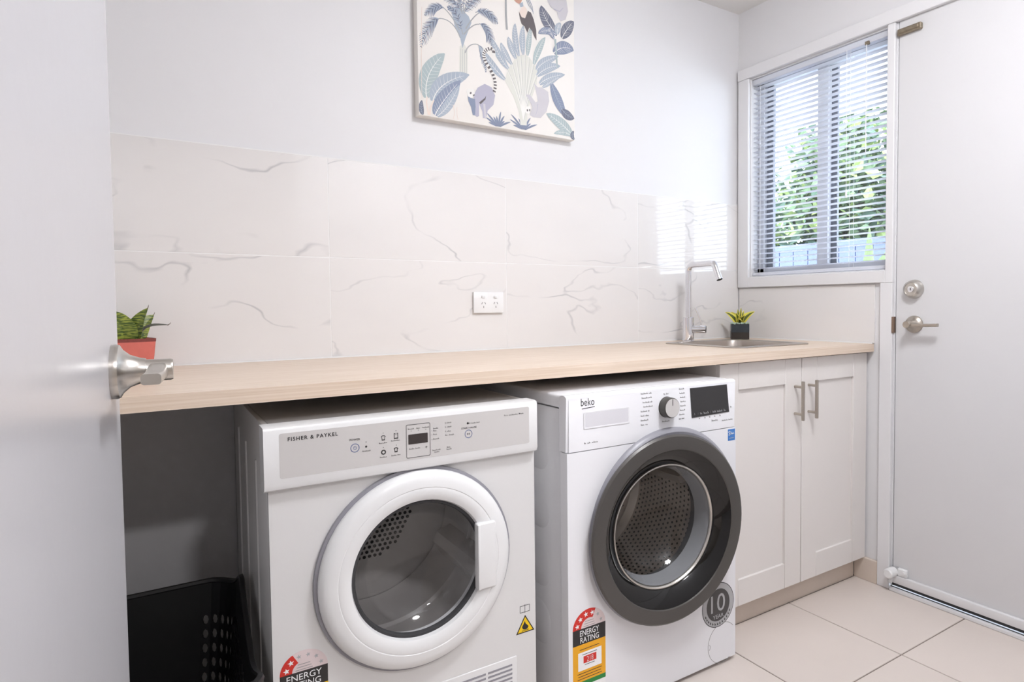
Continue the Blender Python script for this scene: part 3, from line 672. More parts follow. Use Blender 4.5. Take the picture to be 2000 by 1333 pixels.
# rounded left and right front edges
b = B()
pf = [(wyF + .034, wz1 - .004), (wyF + .02, wz1), (wyF + .008, wz1 - .001), (wyF + .002, wz1 - .006), (wyF, wz1 - .013), (wyF, .7005), (wyF + .034, .7005)]
loft(b, [[Vector((x, y, z)) for y, z in pf] for x in (wx0, wx1)], True, True, True)
bmesh.ops.bevel(b, geom=[e for e in b.edges if abs(e.verts[0].co.y - wyF) < .0025 and abs(e.verts[1].co.y - wyF) < .0025 and abs(e.verts[0].co.x - e.verts[1].co.x) < 1e-5 and abs(e.verts[0].co.z - e.verts[1].co.z) > .05], offset=.006, segments=3, affect='EDGES')
fs = obj('fascia', b, 'washer_white', wm, True)
for xx in (wx0 + .06, wx1 - .06):
    for yy in (wyF + .07, wyB - .06): obj('foot', cyl(B(), (xx, yy, 0), (xx, yy, .026), .02, 18, .003), 'rubber', wm, True)
wy = wyF - .0004
# detergent drawer: shallow pocket frame
pk = obj('drawer_pocket', (lambda b: (loft(b, [[Vector((x, wyF - .0012, z)) for x, z in rrect(-1.3085, .7755, .0725, .0215, .003, 4)], [Vector((x, wyF - .0016, z)) for x, z in rrect(-1.3085, .7755, .0705, .0195, .002, 4)], [Vector((x, wyF - .0003, z)) for x, z in rrect(-1.3085, .7755, .067, .0165, .002, 4)]], cap1=True), b)[-1])(B()), 'washer_white', fs, True)
obj('drawer_grip', prism_xz(B(), rrect(-1.3085, .7755, .068, .0175, .002, 4), wyF - .0008, wyF - .0002), 'pocket_grey', pk)
text('brand_lettering', 'beko', 'ink', fs, -1.389, .812, .041, .0185, wy, space=1.02)
flat('brand_underline', 'ink', fs, [(-1.386, .8042), (-1.347, .8068), (-1.347, .8085), (-1.386, .8059)], wy)
text('printed_text', (1, 2, 4), 'ink_soft', fs, -1.379, .717, .042, .004, wy)
# programme dial
kc = Vector((-1.107, wyF, .7835))
dial = obj('dial', lathe(B(), kc, (0, -1, 0), [(.0285, 0), (.0285, .001), (.0275, .0015), (.0275, .021), (.0262, .0235)], 48, True, True), 'bezel_dark', fs, True)
obj('dial_cap', lathe(B(), kc + Vector((0, -.0236, 0)), (0, -1, 0), [(.0250, 0), (.0247, .0012), (.001, .0014)], 48, True), 'panel_grey', dial, True)
box('dial_mark', 'ink', dial, -1.1079, -1.1063, wyF - .0256, wyF - .0248, .790, .8075)
for k in range(8):
    z = .829 - .0118 * k; off = .006 * math.sin(k / 7 * math.pi)
    text('printed_text', [(7, 3), (7,), (7, 2), (10,), (7, 2), (4, 4), (7,), (3, 2)][k], 'ink_soft', fs, -1.197 + .003 * k * (k < 4) , z - .004, .038 - .002 * k, .0042, wy)
    text('printed_text', [(4,), (8,), (7,), (6,), (4,), (4,), (5,), (4, 5)][k], 'ink_soft', fs, -1.061 + .002 * min(k, 7 - k), z - .002, .02, .0038, wy)
text('printed_text', (2, 3), 'ink_soft', fs, -1.117, .818, .018, .0042, wy); text('printed_text', (7,), 'ink_soft', fs, -1.122, .7435, .026, .0042, wy)
disp = obj('display', prism_xz(B(), [(-1.020, .8275), (-.8735, .8275), (-.8635, .7465), (-1.013, .7435)], wyF - .0016, wyF - .0001), 'display_black', fs)
for x, s, wd in ((-1.004, (1,), .003), (-.99, (1,), .001), (-.982, (2,), .009), (-.968, (4,), .021), (-.94, (1,), .001), (-.932, (5,), .014), (-.914, (7,), .022), (-.886, (2,), .008)): text('printed_text', s, 'st_grey', disp, x, .7505, wd, .0062, wyF - .0019)
for x in (-.985, -.963, -.944, -.924, -.902): text('printed_text', (1,), 'ink_soft', fs, x, .7375 - .0 , .006, .004, wy)
text('printed_text', (2,), 'ink_soft', fs, -.858, .758, .008, .005, wy); text('printed_text', (5,), 'ink_soft', fs, -.934, .7255, .026, .0052, wy); text('printed_text', (8, 6), 'ink_soft', fs, -.892, .722, .045, .0042, wy)
bs = box('blue_label', 'st_navy', wm, -.8675, -.8375, wy - .0002, wy + .0001, .6605, .694)
text('printed_text', 'S', 'print_white', bs, -.8652, .676, .0075, .013, wy - .0005); marks('print_white', bs, -.8565, .6785, .016, .0085, wy - .0005, (3,)); box('printed_line', 'st_grey', bs, -.863, -.843, wy - .0004, wy - .0001, .667, .6685)
# conical bezel on the front and hinged door standing slightly ajar
obj('door_bezel', lathe(B(), (wc[0], wyF, wc[1]), (0, -1, 0), [(.270, -.001), (.266, .008), (.258, .013), (.245, .011), (.215, .002), (.195, .0), (.19, -.05)], 80), 'lip_grey', wm, True)
obj('boot_seal', lathe(B(), (wc[0], wyF, wc[1]), (0, 1, 0), [(.198, .0), (.185, .02), (.168, .05), (.165, .085)], 64), 'rubber', wm, True)
wd_ = obj('drum', lathe(B(), (wc[0], wyF + .08, wc[1]), (0, 1, 0), [(.166, 0), (.22, .015), (.24, .04), (.24, .33), (.22, .35)], 72), 'drum_steel', wm, True)
obj('drum_back', lathe(B(), (wc[0], wyF + .432, wc[1]), (0, -1, 0), [(.222, 0), (.16, .012), (.06, .016), (.001, .03)], 64), 'drum_perf', wd_, True)
b = B()
for i in range(-13, 14):
    for j in range(-15, 16):
        x = i * .0150 + (j % 2) * .0075; z = j * .0130; rr_ = math.hypot(x, z)
        if .03 < rr_ < .205:
            h = .016 - .004 * max(0, (rr_ - .06)) / .10 if rr_ < .16 else .012 * (.222 - rr_) / .062
            lathe(b, (wc[0] + x, wyF + .4318 - h, wc[1] + z), (0, -1, 0), [(.0042, 0), (.0042, .0008)], 7, False, True)
tag(obj('drum_holes', b, 'hole_dark', wd_), kind='stuff')
b = B()
for j in range(16):
    for i in range(96):
        a = 2 * math.pi * (i + .5 * (j % 2)) / 96; n_ = Vector((-math.cos(a), 0, -math.sin(a)))
        lathe(b, Vector((wc[0], wyF + .135 + j * .0175, wc[1])) - n_ * .2398, n_, [(.0042, 0), (.0036, .0012)], 6, False, True)
tag(obj('wall_holes', b, 'hole_dark', wd_), kind='stuff')
for k in range(3):
    a = math.radians(20 + 120 * k); ca, sa = math.cos(a), math.sin(a); b = B()
    loft(b, [[Vector((wc[0] + ca * r - sa * t, y, wc[1] + sa * r + ca * t)) for r, t in ((.241, -.035), (.241 - h, -.012), (.241 - h, .012), (.241, .035))] for y, h in ((-.60, .01), (-.58, .055), (-.36, .055), (-.33, .01))], False); obj('lifter', b, 'drum_steel', wd_, True)
da = -.060; ax = Vector((math.sin(da) , -math.cos(da), 0))
DC = Vector((-1.1245, -.768, .4625))
def wl(prof, n=88, **k): return lathe(B(), DC, ax, prof, n, **k)
wdoor = obj('door', wl([(.222, -.036), (.232, -.031), (.2440, -.020), (.2530, -.008), (.2540, -.003), (.2490, .0015), (.2310, .0025), (.2140, .0015), (.2115, -.001)]), 'bezel_dark', wm, True)
obj('inner_ring', wl([(.2115, -.0008), (.2095, -.0015), (.190, -.012), (.1715, -.0255), (.1690, -.0285), (.168, -.035)]), 'black_gloss', wdoor, True)
obj('door_back', wl([(.222, -.036), (.20, -.043), (.172, -.046), (.168, -.034)]), 'black_gloss', wdoor, True)
obj('bowl_side', wl([(.1675, -.031), (.164, -.034), (.158, -.05), (.150, -.085)]), 'lit_side_glass', wdoor, True)
obj('glass_bowl', wl([(.150, -.085), (.128, -.118), (.08, -.135), (.001, -.14)]), 'washer_glass', wdoor, True)
obj('bowl_rim', wl([(.1683, -.029), (.1655, -.0285), (.1625, -.031), (.161, -.036)]), 'steel', wdoor, True)
# stickers
s = energy(wm, -1.4185, .1005, .2535, wy, 4, 113, 'st_red')
box('title_band', 'st_black', s, -1.4185, -1.318, wy, wy + .0003, .2135, .2535)
text('printed_text', 'ENERGY', 'print_white', s, -1.397, .2345, .058, .0145, wy - .0004); text('printed_text', 'RATING', 'print_white', s, -1.396, .217, .057, .0145, wy - .0004)
box('yellow_field', 'st_orange', s, -1.4185, -1.318, wy, wy + .0003, .119, .2135)
vf = box('value_field', 'print_white', s, -1.403, -1.331, wy - .0003, wy, .147, .193)
box('value_patch', 'st_red', s, -1.387, -1.3475, wy - .0005, wy - .0002, .164, .182); text('printed_text', '218', 'st_pink', s, -1.377, .166, .02, .0135, wy - .0008)
for z, k in ((.186, .045), (.159, .03), (.2, .06), (.139, .075), (.132, .07), (.125, .075)): box('printed_line', 'ink', s, -1.368 - k / 2, -1.368 + k / 2, wy - .0005, wy - .0002, z, z + .0013)
box('green_band', 'st_green', s, -1.4185, -1.318, wy, wy + .0003, .1075, .119)
box('lower_field', 'print_white', s, -1.4185, -1.318, wy + .0001, wy + .0003, .028, .1075)
s2 = energy(wm, -1.4155, .094, .063, wy, 3, 100, 'st_blue')
box('title_band', 'st_black', s2, -1.4185, -1.318, wy, wy + .0003, .04, .063)
yc_, zc_ = -.907, .183
g = flat('warranty_label', 'st_black', wm, [(yc_ + .0655 * math.cos(math.radians(6 * i)), zc_ + .0655 * math.sin(math.radians(6 * i))) for i in range(60)], wy)
obj('label_ring', ring_xz(B(), (yc_, zc_), .0475, .0635, wy - .0002, wy + .0001, 60), 'st_grey', g)
flat('label_disc', 'st_dark', g, [(yc_ + .047 * math.cos(math.radians(6 * i)), zc_ + .047 * math.sin(math.radians(6 * i))) for i in range(60)], wy - .0002)
text('printed_text', '10', 'st_grey', g, -.937, .163, .058, .052, wy - .0006); text('printed_text', 'YEAR', 'st_grey', g, -.929, .144, .044, .011, wy - .0006)
for k in range(13):
    a = math.radians(205 + k * 10.5); p = Vector((yc_ + .0555 * math.cos(a), 0, zc_ + .0555 * math.sin(a)))
    t = text('printed_text', (1,), 'st_dark', g, p.x - .003, p.z - .0035, .006, .007, wy - .0005)
obj('filter_cover', ring_xz(B(), (-.889, .066), .0585, .0598, wy, wy + .0005, 60, math.radians(40), math.radians(300)), 'ink_soft', wm)
obj('filter_notch', ring_xz(B(), (-.9475, .066), .008, .009, wy, wy + .0005, 16, -1.2, 1.2), 'ink_soft', wm)

# ------------------------------------------------------------------ power outlet
po = thing('power_outlet', (-1.281, 0, 1.072), 'white double power outlet on the marble splashback', 'outlet')
pl = box('faceplate', 'white_plastic', po, -1.3385, -1.2235, -.0115, -.0002, 1.0365, 1.1095, bev=.002, seg=2)
for k, cxp in enumerate((-1.3015, -1.2545)):
    box('switch', 'white_plastic', po, cxp - .008, cxp + .004, -.0155, -.011, 1.0885, 1.0965, bev=.001, seg=1)
    b = B()
    for q, a in (((-.006, .004), .5), ((.006, .004), -.5), ((0, -.009), 0)):
        bx(b, -.0012, .0012, -.0119, -.0114, -.0038, .0038, mtx=Matrix.Translation((cxp + q[0], 0, 1.0665 + q[1])) @ Matrix.Rotation(a, 4, 'Y'))
    obj('socket_slots', b, 'ink_soft', po)

# ------------------------------------------------------------------ plants
def leaf(bm, base, tip, mid_off, wdt, nrm, fold=.25, n=10, taper=.55):
    """curved pointed leaf blade with a folded midrib and real thickness"""
    base, tip, off, nrm = Vector(base), Vector(tip), Vector(mid_off), Vector(nrm).normalized(); rows = []; top = []
    for i in range(n + 1):
        t = i / n; p = base.lerp(tip, t) + off * math.sin(math.pi * t)
        d = (base.lerp(tip, min(1, t + .05)) + off * math.sin(math.pi * min(1, t + .05)) - p)
        if d.length < 1e-6: d = tip - base
        d.normalize(); s = d.cross(nrm).normalized(); k = s.cross(d).normalized()
        ww = wdt * (math.sin(math.pi * (t ** taper) * .93 + .2) ** .8 if t < .97 else .04)
        ww = max(ww, .0006)
        rows.append([p - s * ww / 2 + k * ww * fold, p, p + s * ww / 2 + k * ww * fold, p + s * ww / 2 * .98 + k * (ww * fold - .0012), p - k * .0014, p - s * ww / 2 * .98 + k * (ww * fold - .0012)])
    loft(bm, rows, True, True, True); return bm
rp = thing('potted_snake_plant', (-2.312, -.105, ZB), 'broad banded snake plant in square red pot', 'plant')
Mr = Matrix.Translation((-2.312, -.105, ZB)) @ Matrix.Rotation(math.radians(14), 4, 'Z')
b = B(); loops = []
for z, h, r in ((0, .037, .004), (.002, .038, .005), (.072, .044, .005), (.080, .0445, .005), (.081, .042, .004), (.070, .040, .004)): loops.append([Mr @ Vector((x, y, z)) for x, y in rrect(0, 0, h, h, r, 4)])
loft(b, loops, True, True, False); pot = obj('pot', b, 'pot_red', rp, True)
b = B(); loft(b, [[Mr @ Vector((x, y, z)) for x, y in rrect(0, 0, h, h, .005, 4)] for z, h in ((.0735, .0447), (.0812, .0451), (.0818, .0425), (.074, .0405))]); obj('worn_rim', b, 'pot_rim', pot, True)
b = B(); loft(b, [[Mr @ Vector((x, y, .072)) for x, y in rrect(0, 0, .041, .041, .004, 4)], [Mr @ Vector((x, y, .074)) for x, y in rrect(0, 0, .02, .02, .004, 4)]], cap1=True); obj('soil', b, 'soil', rp)
c0 = Vector((-2.312, -.105, .975))
for base, tip, off, wd, nm, mt in (
    ((.004, -.012, 0), (.038, -.02, .088), (-.004, 0, .006), .042, (-.5, -1, .35), 'snake_leaf'),
    ((-.012, -.022, 0), (-.048, -.03, .074), (.012, -.004, .012), .056, (.25, -1, .35), 'snake_leaf'),
    ((.015, 0, 0), (.080, -.03, .046), (-.014, 0, .016), .020, (-.4, -.4, 1), 'snake_back'),
    ((-.02, -.01, -.002), (-.075, -.05, .03), (0, 0, .014), .034, (.2, -.8, .8), 'snake_leaf'),
    ((-.005, .012, 0), (-.03, .055, .08), (0, .01, .01), .05, (.2, 1, .3), 'snake_leaf'),
    ((.012, .012, 0), (.05, .06, .07), (0, .01, .01), .045, (-.3, 1, .3), 'snake_leaf')):
    o = obj('leaf', leaf(B(), c0 + Vector(base), c0 + Vector(tip), off, wd, nm, .18), mt, rp, True)
    tp_ = c0 + Vector(tip); dr_ = (Vector(tip) - Vector(base)).normalized(); obj('leaf_tip', tube(B(), [tp_ - dr_ * .002, tp_ + dr_ * .004, tp_ + dr_ * .007 + Vector((0, 0, .002))], [.0012, .0008, .0003], 6), 'bark', o, True)

sp = thing('potted_succulent', (-.105, -.10, ZB), 'small yellow striped plant in dark glass cube beside the sink', 'plant')
Ms = Matrix.Translation((-.105, -.10, ZB)) @ Matrix.Rotation(math.radians(-41 - 4), 4, 'Z')
def sq(h, z, r=.003): return [Ms @ Vector((x, y, z)) for x, y in rrect(0, 0, h, h, r, 3)]
lowr = obj('vase', (lambda b: (loft(b, [sq(.0375, 0), sq(.038, .002), sq(.038, .034)], True, True, True), b)[-1])(B()), 'soil_dark', sp, True)
b = B(); lo = [Ms @ Vector((x, y, .0345 + .005 * math.sin(9 * math.atan2(y, x)))) for x, y in rrect(0, 0, .0381, .0381, .003, 10)]
loft(b, [lo, [Ms @ Vector((x, y, .066)) for x, y in rrect(0, 0, .0381, .0381, .003, 10)], [Ms @ Vector((x, y, .068)) for x, y in rrect(0, 0, .034, .034, .003, 10)]], True, False, True); obj('sand_layer', b, 'glass_sand', lowr, True)
peb = None
for k in range(46):
    a = random.uniform(0, 6.28); q = random.uniform(.3, 1); x = max(-.036, min(.036, .05 * q * math.cos(a))); y = max(-.036, min(.036, .05 * q * math.sin(a)))
    if peb is None:
        b = B(); bmesh.ops.create_icosphere(b, subdivisions=1, radius=.0042); peb = obj('pebble', b, 'pebble'); peb.parent = sp; o = peb
    else: o = peb.copy(); COL.objects.link(o)
    p = Ms @ Vector((x, y, .0675 + random.uniform(-.001, .003))); o.location = p - Vector(sp.location); o.scale = (random.uniform(.9, 1.5), random.uniform(.9, 1.5), random.uniform(.7, 1.1)); o.rotation_euler = (random.random(), random.random(), random.random() * 6)
vr = Vector((math.cos(math.radians(-49)), math.sin(math.radians(-49)), 0)); vf = Vector((-.75, -.66, 0))   # across / toward the room
c1 = Vector((-.105, -.10, ZB + .068))
for r_, f_, h_, wd, bend in ((-.085, .01, .050, .030, .008), (.088, .0, .052, .030, .008), (-.022, .03, .045, .026, .004), (.03, .035, .035, .026, .004), (-.012, -.01, .062, .022, .0), (.024, -.02, .056, .022, .0), (-.05, -.04, .05, .028, .006), (.055, -.045, .048, .028, .006), (.004, .055, .03, .024, .006), (.008, 0, .070, .016, 0)):
    bs_ = c1 + vr * r_ * .08 + vf * f_ * .1; tp_ = c1 + vr * r_ * .72 + vf * f_ + Vector((0, 0, h_)); nm = vf * (.9 if f_ > -.03 else -.6) - vr * r_ * 3 + Vector((0, 0, .45))
    o = obj('leaf', leaf(B(), bs_, tp_, Vector((0, 0, bend)), wd, nm, .12, 8), 'leaf_yellow', sp, True)
    obj('leaf_stripe', leaf(B(), bs_ + nm.normalized() * .0012, bs_.lerp(tp_, .96) + nm.normalized() * .0012, Vector((0, 0, bend)), wd * .42, nm, .12, 8), 'leaf_green', o, True)

# ------------------------------------------------------------------ laundry basket
lb = thing('laundry_basket', (-2.276, -.565, 0), 'black plastic laundry basket with punched sides under the bench', 'basket')
bcx, bcy = -2.276, -.565
def even(pts, ax, ay, n):
    q = [(x * ax, y * ay) for x, y in pts] + [(pts[0][0] * ax, pts[0][1] * ay)]; d = [0]
    for a, b_ in zip(q[:-1], q[1:]): d.append(d[-1] + math.hypot(b_[0] - a[0], b_[1] - a[1]))
    out = []; k = 0
    for i in range(n):
        t = d[-1] * i / n
        while d[k + 1] < t: k += 1
        f = (t - d[k]) / max(1e-9, d[k + 1] - d[k]); out.append(((q[k][0] + (q[k + 1][0] - q[k][0]) * f) / ax, (q[k][1] + (q[k + 1][1] - q[k][1]) * f) / ay))
    return out
plan = even(rrect(0, 0, 1, 1, .36, 17), .14, .25, 72)
def bpt(i, v, off=0):
    x, y = plan[i % 72]
    zt = .418 + .040 * math.exp(-((y - .52) / .2) ** 2) * min(1, max(0, (abs(x) - .6) * 3)) - .05 * math.exp(-((y + .35) / .4) ** 2) * (1 if abs(x) > .9 else 0)
    z = .008 + (zt - .008) * v
    k = z / .44; hx = .122 + .036 * k + off; hy = .235 + .032 * k + off
    return Vector((bcx + x * hx, bcy + y * hy, z))
b = B(); rows_v = [0, .10, .18, .26, .34, .42, .50, .58, .66, .74, .82, 1.0]
def quad_hole(bm, i0, i1, v0, v1, hole):
    rings = []
    for off in (0, -.0025):
        c = [bpt(i0, v0, off), bpt(i1, v0, off), bpt(i1, v1, off), bpt(i0, v1, off)]
        if not hole: bm.faces.new([bm.verts.new(p) for p in c]); continue
        m = sum(c, Vector()) / 4; ex = ((c[1] - c[0]) + (c[2] - c[3])) / 4; ez = ((c[3] - c[0]) + (c[2] - c[1])) / 4
        ins = [m + ex * .62 * math.cos(a) + ez * .68 * math.sin(a) for a in [math.radians(225 + 45 * k) for k in range(8)]]
        outr = [c[0], (c[0] + c[1]) / 2, c[1], (c[1] + c[2]) / 2, c[2], (c[2] + c[3]) / 2, c[3], (c[3] + c[0]) / 2]
        A = [bm.verts.new(p) for p in outr]; I = [bm.verts.new(p) for p in ins]; rings.append(I)
        for k in range(8): bm.faces.new((A[k], A[(k + 1) % 8], I[(k + 1) % 8], I[k]))
    if hole:
        for k in range(8): bm.faces.new((rings[0][k], rings[0][(k + 1) % 8], rings[1][(k + 1) % 8], rings[1][k]))
for i in range(72):
    for v0, v1 in zip(rows_v[:-1], rows_v[1:]):
        x, y = plan[i]; quad_hole(b, i, i + 1, v0, v1, .09 < v0 < .8 and (abs(x) > .72 or y < -.9))
bmesh.ops.remove_doubles(b, verts=b.verts, dist=1e-5)
obj('tub', b, 'basket', lb)
b = B(); loft(b, [[bpt(i, 0) for i in range(72)], [bpt(i, 0, -.0) + Vector((0, 0, .004)) for i in range(72)]], True, True, True); obj('bottom', b, 'basket', lb)
b = B(); L1 = []
for off, dz in ((-.001, -.012), (.006, -.012), (.008, -.003), (.006, .002), (-.002, .002), (-.004, -.004), (-.001, -.012)): L1.append([bpt(i, 1, off) + Vector((0, 0, dz)) for i in range(72)])
loft(b, L1); obj('rim', b, 'basket', lb, True)
pp = thing('paper_slip', (-2.22, -.5, .03), 'white paper slip lying inside the black laundry basket', 'paper')
b = B(); bx(b, -.06, .06, -.04, .04, 0, .001, mtx=Matrix.Translation((-2.215, -.36, .018)) @ Matrix.Rotation(.35, 4, 'Z')); obj('sheet', b, 'paper', pp)

# ------------------------------------------------------------------ canvas print
cv = thing('canvas_print', (-1.2285, -.015, 1.676), 'stretched canvas print of blue grey jungle plants and animals', 'picture')
CW, CH = .605, .60; ux, vz = -1.531, 1.676
box('canvas', 'canvas_white', cv, ux, ux + CW, -.030, .0055, vz, vz + CH, bev=.0015, seg=2)
for i, c in enumerate(((140, 150, 172), (172, 182, 194), (118, 122, 138), (170, 172, 174), (222, 222, 214), (184, 182, 198), (108, 102, 104), (240, 238, 234), (208, 160, 142), (174, 188, 190), (238, 222, 212), (206, 203, 208))): mat('print_%d' % i, c, .75)
ART = {}
def poly(g, c, pts): ART.setdefault(g, []).append((c, pts))
def bez(a, b, c, n): return [((1 - t) ** 2 * a[0] + 2 * t * (1 - t) * b[0] + t * t * c[0], (1 - t) ** 2 * a[1] + 2 * t * (1 - t) * b[1] + t * t * c[1]) for t in [i / n for i in range(n + 1)]]
def strip(g, c, path, w0, w1):
    L, R_, n = [], [], len(path)
    for i, p in enumerate(path):
        a, b = path[max(0, i - 1)], path[min(n - 1, i + 1)]; dx, dy = b[0] - a[0], b[1] - a[1]; l = math.hypot(dx, dy) or 1
        q = (w0 + (w1 - w0) * i / (n - 1)) / 2; L.append((p[0] - dy / l * q, p[1] + dx / l * q)); R_.append((p[0] + dy / l * q, p[1] - dx / l * q))
    for i in range(n - 1): poly(g, c, [L[i], L[i + 1], R_[i + 1], R_[i]])
def aleaf(g, base, mid, tip, wd, c, vc, veins=9):
    n = 12; path = bez(base, mid, tip, n); D = []; L = []; R_ = []
    for i, p in enumerate(path):
        a, b = path[max(0, i - 1)], path[min(n, i + 1)]; dx, dy = b[0] - a[0], b[1] - a[1]; l = math.hypot(dx, dy) or 1
        q = wd * math.sin(math.pi * min(1, i / n * .92 + .06)) ** .7 * .5 if i < n else wd * .03
        D.append((dx / l, dy / l, q)); L.append((p[0] - dy / l * q, p[1] + dx / l * q)); R_.append((p[0] + dy / l * q, p[1] - dx / l * q))
    for i in range(n): poly(g, c, [L[i], L[i + 1], R_[i + 1], R_[i]])
    strip(g, vc, path[:-1], max(1.1, wd * .06), .7)
    for k in range(1, veins + 1):
        i = 1 + int(k * (n - 2) / (veins + 1)); p = path[i]; dx, dy, q = D[i]
        for s in (-1, 1): strip(g, vc, [p, (p[0] - s * dy * q * .9 + dx * q * .6, p[1] + s * dx * q * .9 + dy * q * .6)], .95, .4)
def frond(g, a, b, c, wl_, n=18):
    path = bez(a, b, c, n); strip(g, 3, path, 3.4, 1.4)
    for i in range(2, n + 1):
        p, q = path[i], path[i - 1]; dx, dy = p[0] - q[0], p[1] - q[1]; l = math.hypot(dx, dy) or 1; dx /= l; dy /= l
        for s in (-1, 1):
            ln = wl_ * math.sin(math.pi * (i / n * .8 + .15)) * random.uniform(.85, 1.1)
            ex = p[0] + (-s * dy * .7 + dx * .7) * ln; ey = p[1] + (s * dx * .7 + dy * .7) * ln - .3 * ln
            strip(g, (0, 2, 1)[(i + (s > 0)) % 3], bez(p, ((p[0] + ex) / 2, (p[1] + ey) / 2 + ln * .08), (ex, ey), 4), 4.4, .7)
K = .43
poly('palm_tree', 4, [(145, 247), (142, 153), (172, 158), (174, 242), (161, 258)])
for k in range(4): strip('palm_tree', 3, [(149 + 7 * k, 240), (147 + 7 * k, 156)], 1, 1)
poly('palm_tree', 1, [(129, 308), (145, 285), (155, 242), (167, 279), (189, 333), (179, 353), (154, 370), (130, 371), (117, 357)])
for a, b_, c, q in [((148, 275), (125, 329), (80, 322), 0), ((80, 322), (37, 312), (12, 219), 75), ((145, 300), (109, 359), (69, 367), 0), ((93, 357), (65, 370), (27, 321), 60), ((157, 288), (138, 373), (105, 365), 55), ((161, 289), (195, 334), (217, 335), 0), ((217, 337), (251, 340), (263, 277), 70), ((168, 309), (200, 366), (230, 381), 0), ((204, 371), (248, 400), (286, 356), 65), ((162, 357), (188, 405), (231, 431), 50), ((164, 229), (177, 266), (211, 267), 0), ((211, 267), (233, 255), (240, 183), 45), ((156, 355), (147, 420), (127, 441), 45), ((154, 362), (126, 400), (70, 400), 50), ((162, 364), (197, 456), (249, 485), 50), ((154, 362), (120, 470), (60, 500), 50), ((160, 364), (170, 480), (150, 560), 50)]:
    if q == 0: strip('palm_tree', 3, bez(a, b_, c, 8), 4.4, 2.6)
    else: frond('palm_tree', a, b_, c, q * K)
for a in (((27, 58), (14, 132), (91, 212), 135, 9, 7, 11), ((48, 50), (65, 120), (178, 160), 130, 1, 7, 11), ((55, 7), (72, 47), (146, 135), 120, 0, 7, 10), ((63, 5), (104, 37), (142, 119), 70, 1, 7, 8), ((14, 2), (4, 17), (11, 48), 40, 2, 1, 4)): aleaf('banana_plant', a[0], a[1], a[2], a[3] * K, *a[4:])
strip('banana_plant', 10, [(29, 62), (26, 43), (33, 4)], 4, 6); strip('banana_plant', 10, [(52, 55), (40, 30), (36, 4)], 4, 6)
for bx0, by0, sc_ in ((284, 4, 1.0), (385, 8, 1.15)):
    for i in range(9):
        an = math.radians(165 - i * 17); Ln = (30 + 24 * math.sin(i * .9) ** 2) * sc_
        tpp = (bx0 + math.cos(an) * Ln * 1.25, by0 + math.sin(an) * Ln); aleaf('fern', (bx0 + (i - 4) * 2, by0), ((bx0 + tpp[0]) / 2, (by0 + tpp[1]) / 2 + 4), tpp, 7, 0, 2, 0)
poly('fan_palm', 4, [(373, 22), (398, 24), (401, 77), (441, 177), (446, 227), (413, 265), (387, 271), (362, 258), (325, 207), (313, 166), (344, 120), (366, 71)])
for x in range(8):
    t = x / 7; ex, ey = 320 + 123 * t, 180 + 88 * math.sin(math.pi * (t * .8 + .1)) + 12 * t
    strip('fan_palm', 7, bez((385, 42), (370 + 32 * t, 125), (ex, ey), 6), 3, 1.8); strip('fan_palm', 3, bez((387, 43), (374 + 32 * t, 125), (ex + 5, ey - 4), 6), .9, .9)
for a in (((313, 169), (254, 209), (216, 263), 70), ((327, 208), (285, 246), (264, 300), 65), ((341, 226), (307, 263), (299, 292), 55), ((357, 249), (335, 288), (328, 318), 55), ((369, 260), (349, 319), (356, 370), 55), ((387, 269), (379, 325), (389, 370), 55), ((404, 269), (409, 320), (419, 371), 50), ((430, 244), (447, 304), (479, 350), 60), ((441, 226), (461, 262), (535, 294), 70), ((443, 206), (480, 250), (542, 260), 75), ((453, 179), (490, 215), (562, 233), 70), ((465, 169), (494, 191), (544, 225), 40)): aleaf('fan_palm', a[0], a[1], a[2], a[3] * K, 1 if a[0][0] % 2 else 9, 7, 9)
strip('fan_palm', 3, [(319, 590), (320, 442), (320, 391), (323, 341)], 7.5, 7.5)
for a in (((531, 371), (477, 404), (463, 458), 110, 2), ((526, 370), (482, 385), (450, 357), 60, 0), ((551, 363), (571, 401), (603, 435), 100, 2), ((515, 302), (556, 344), (602, 329), 110, 0), ((516, 352), (496, 380), (491, 383), 50, 0), ((531, 371), (526, 395), (546, 416), 60, 1)): aleaf('rubber_plant', a[0], a[1], a[2], a[3] * K, a[4], 7, 7)
strip('rubber_plant', 9, [(521, 353), (525, 308), (529, 251)], 9, 5)
for a in (((504, 189), (528, 131), (563, 82), 95, 0, 1, 12), ((548, 105), (568, 83), (602, 80), 80, 2, 1, 5), ((593, 15), (553, 55), (481, 79), 100, 9, 7, 10), ((588, 14), (563, 30), (512, 12), 50, 9, 7, 7), ((602, 3), (583, 13), (600, 33), 40, 2, 1, 4)): aleaf('strap_leaf', a[0], a[1], a[2], a[3] * K, *a[4:])
poly('bird', 10, [(380, 429), (373, 412), (382, 398), (394, 397), (406, 411), (403, 431), (392, 440)])
poly('bird', 6, [(371, 415), (382, 398), (396, 397), (408, 426), (420, 423), (431, 402), (441, 367), (442, 331), (431, 345), (424, 360), (412, 369), (405, 349), (393, 369), (382, 374), (375, 392)])
poly('bird', 8, [(348, 453), (360, 444), (376, 440), (383, 454), (390, 471), (369, 478)]); poly('bird', 1, [(373, 443), (387, 451), (390, 437), (378, 431)])
for i in range(3): strip('bird', 0, [(398 + 7 * i, 470), (412 + 7 * i, 445), (430, 428 - 4 * i)], 3, 1)
poly('lemur', 5, [(195, 29), (198, 68), (192, 93), (209, 123), (235, 140), (261, 133), (274, 108), (267, 75), (245, 52), (238, 24), (227, 24), (225, 45), (213, 70), (212, 28), (204, 24)])
poly('lemur', 0, [(171, 90), (181, 84), (198, 83), (200, 60), (197, 29), (189, 28), (183, 54), (174, 71)])
poly('lemur', 7, [(167, 104), (175, 113), (192, 116), (198, 106), (196, 92), (185, 85), (173, 86)])
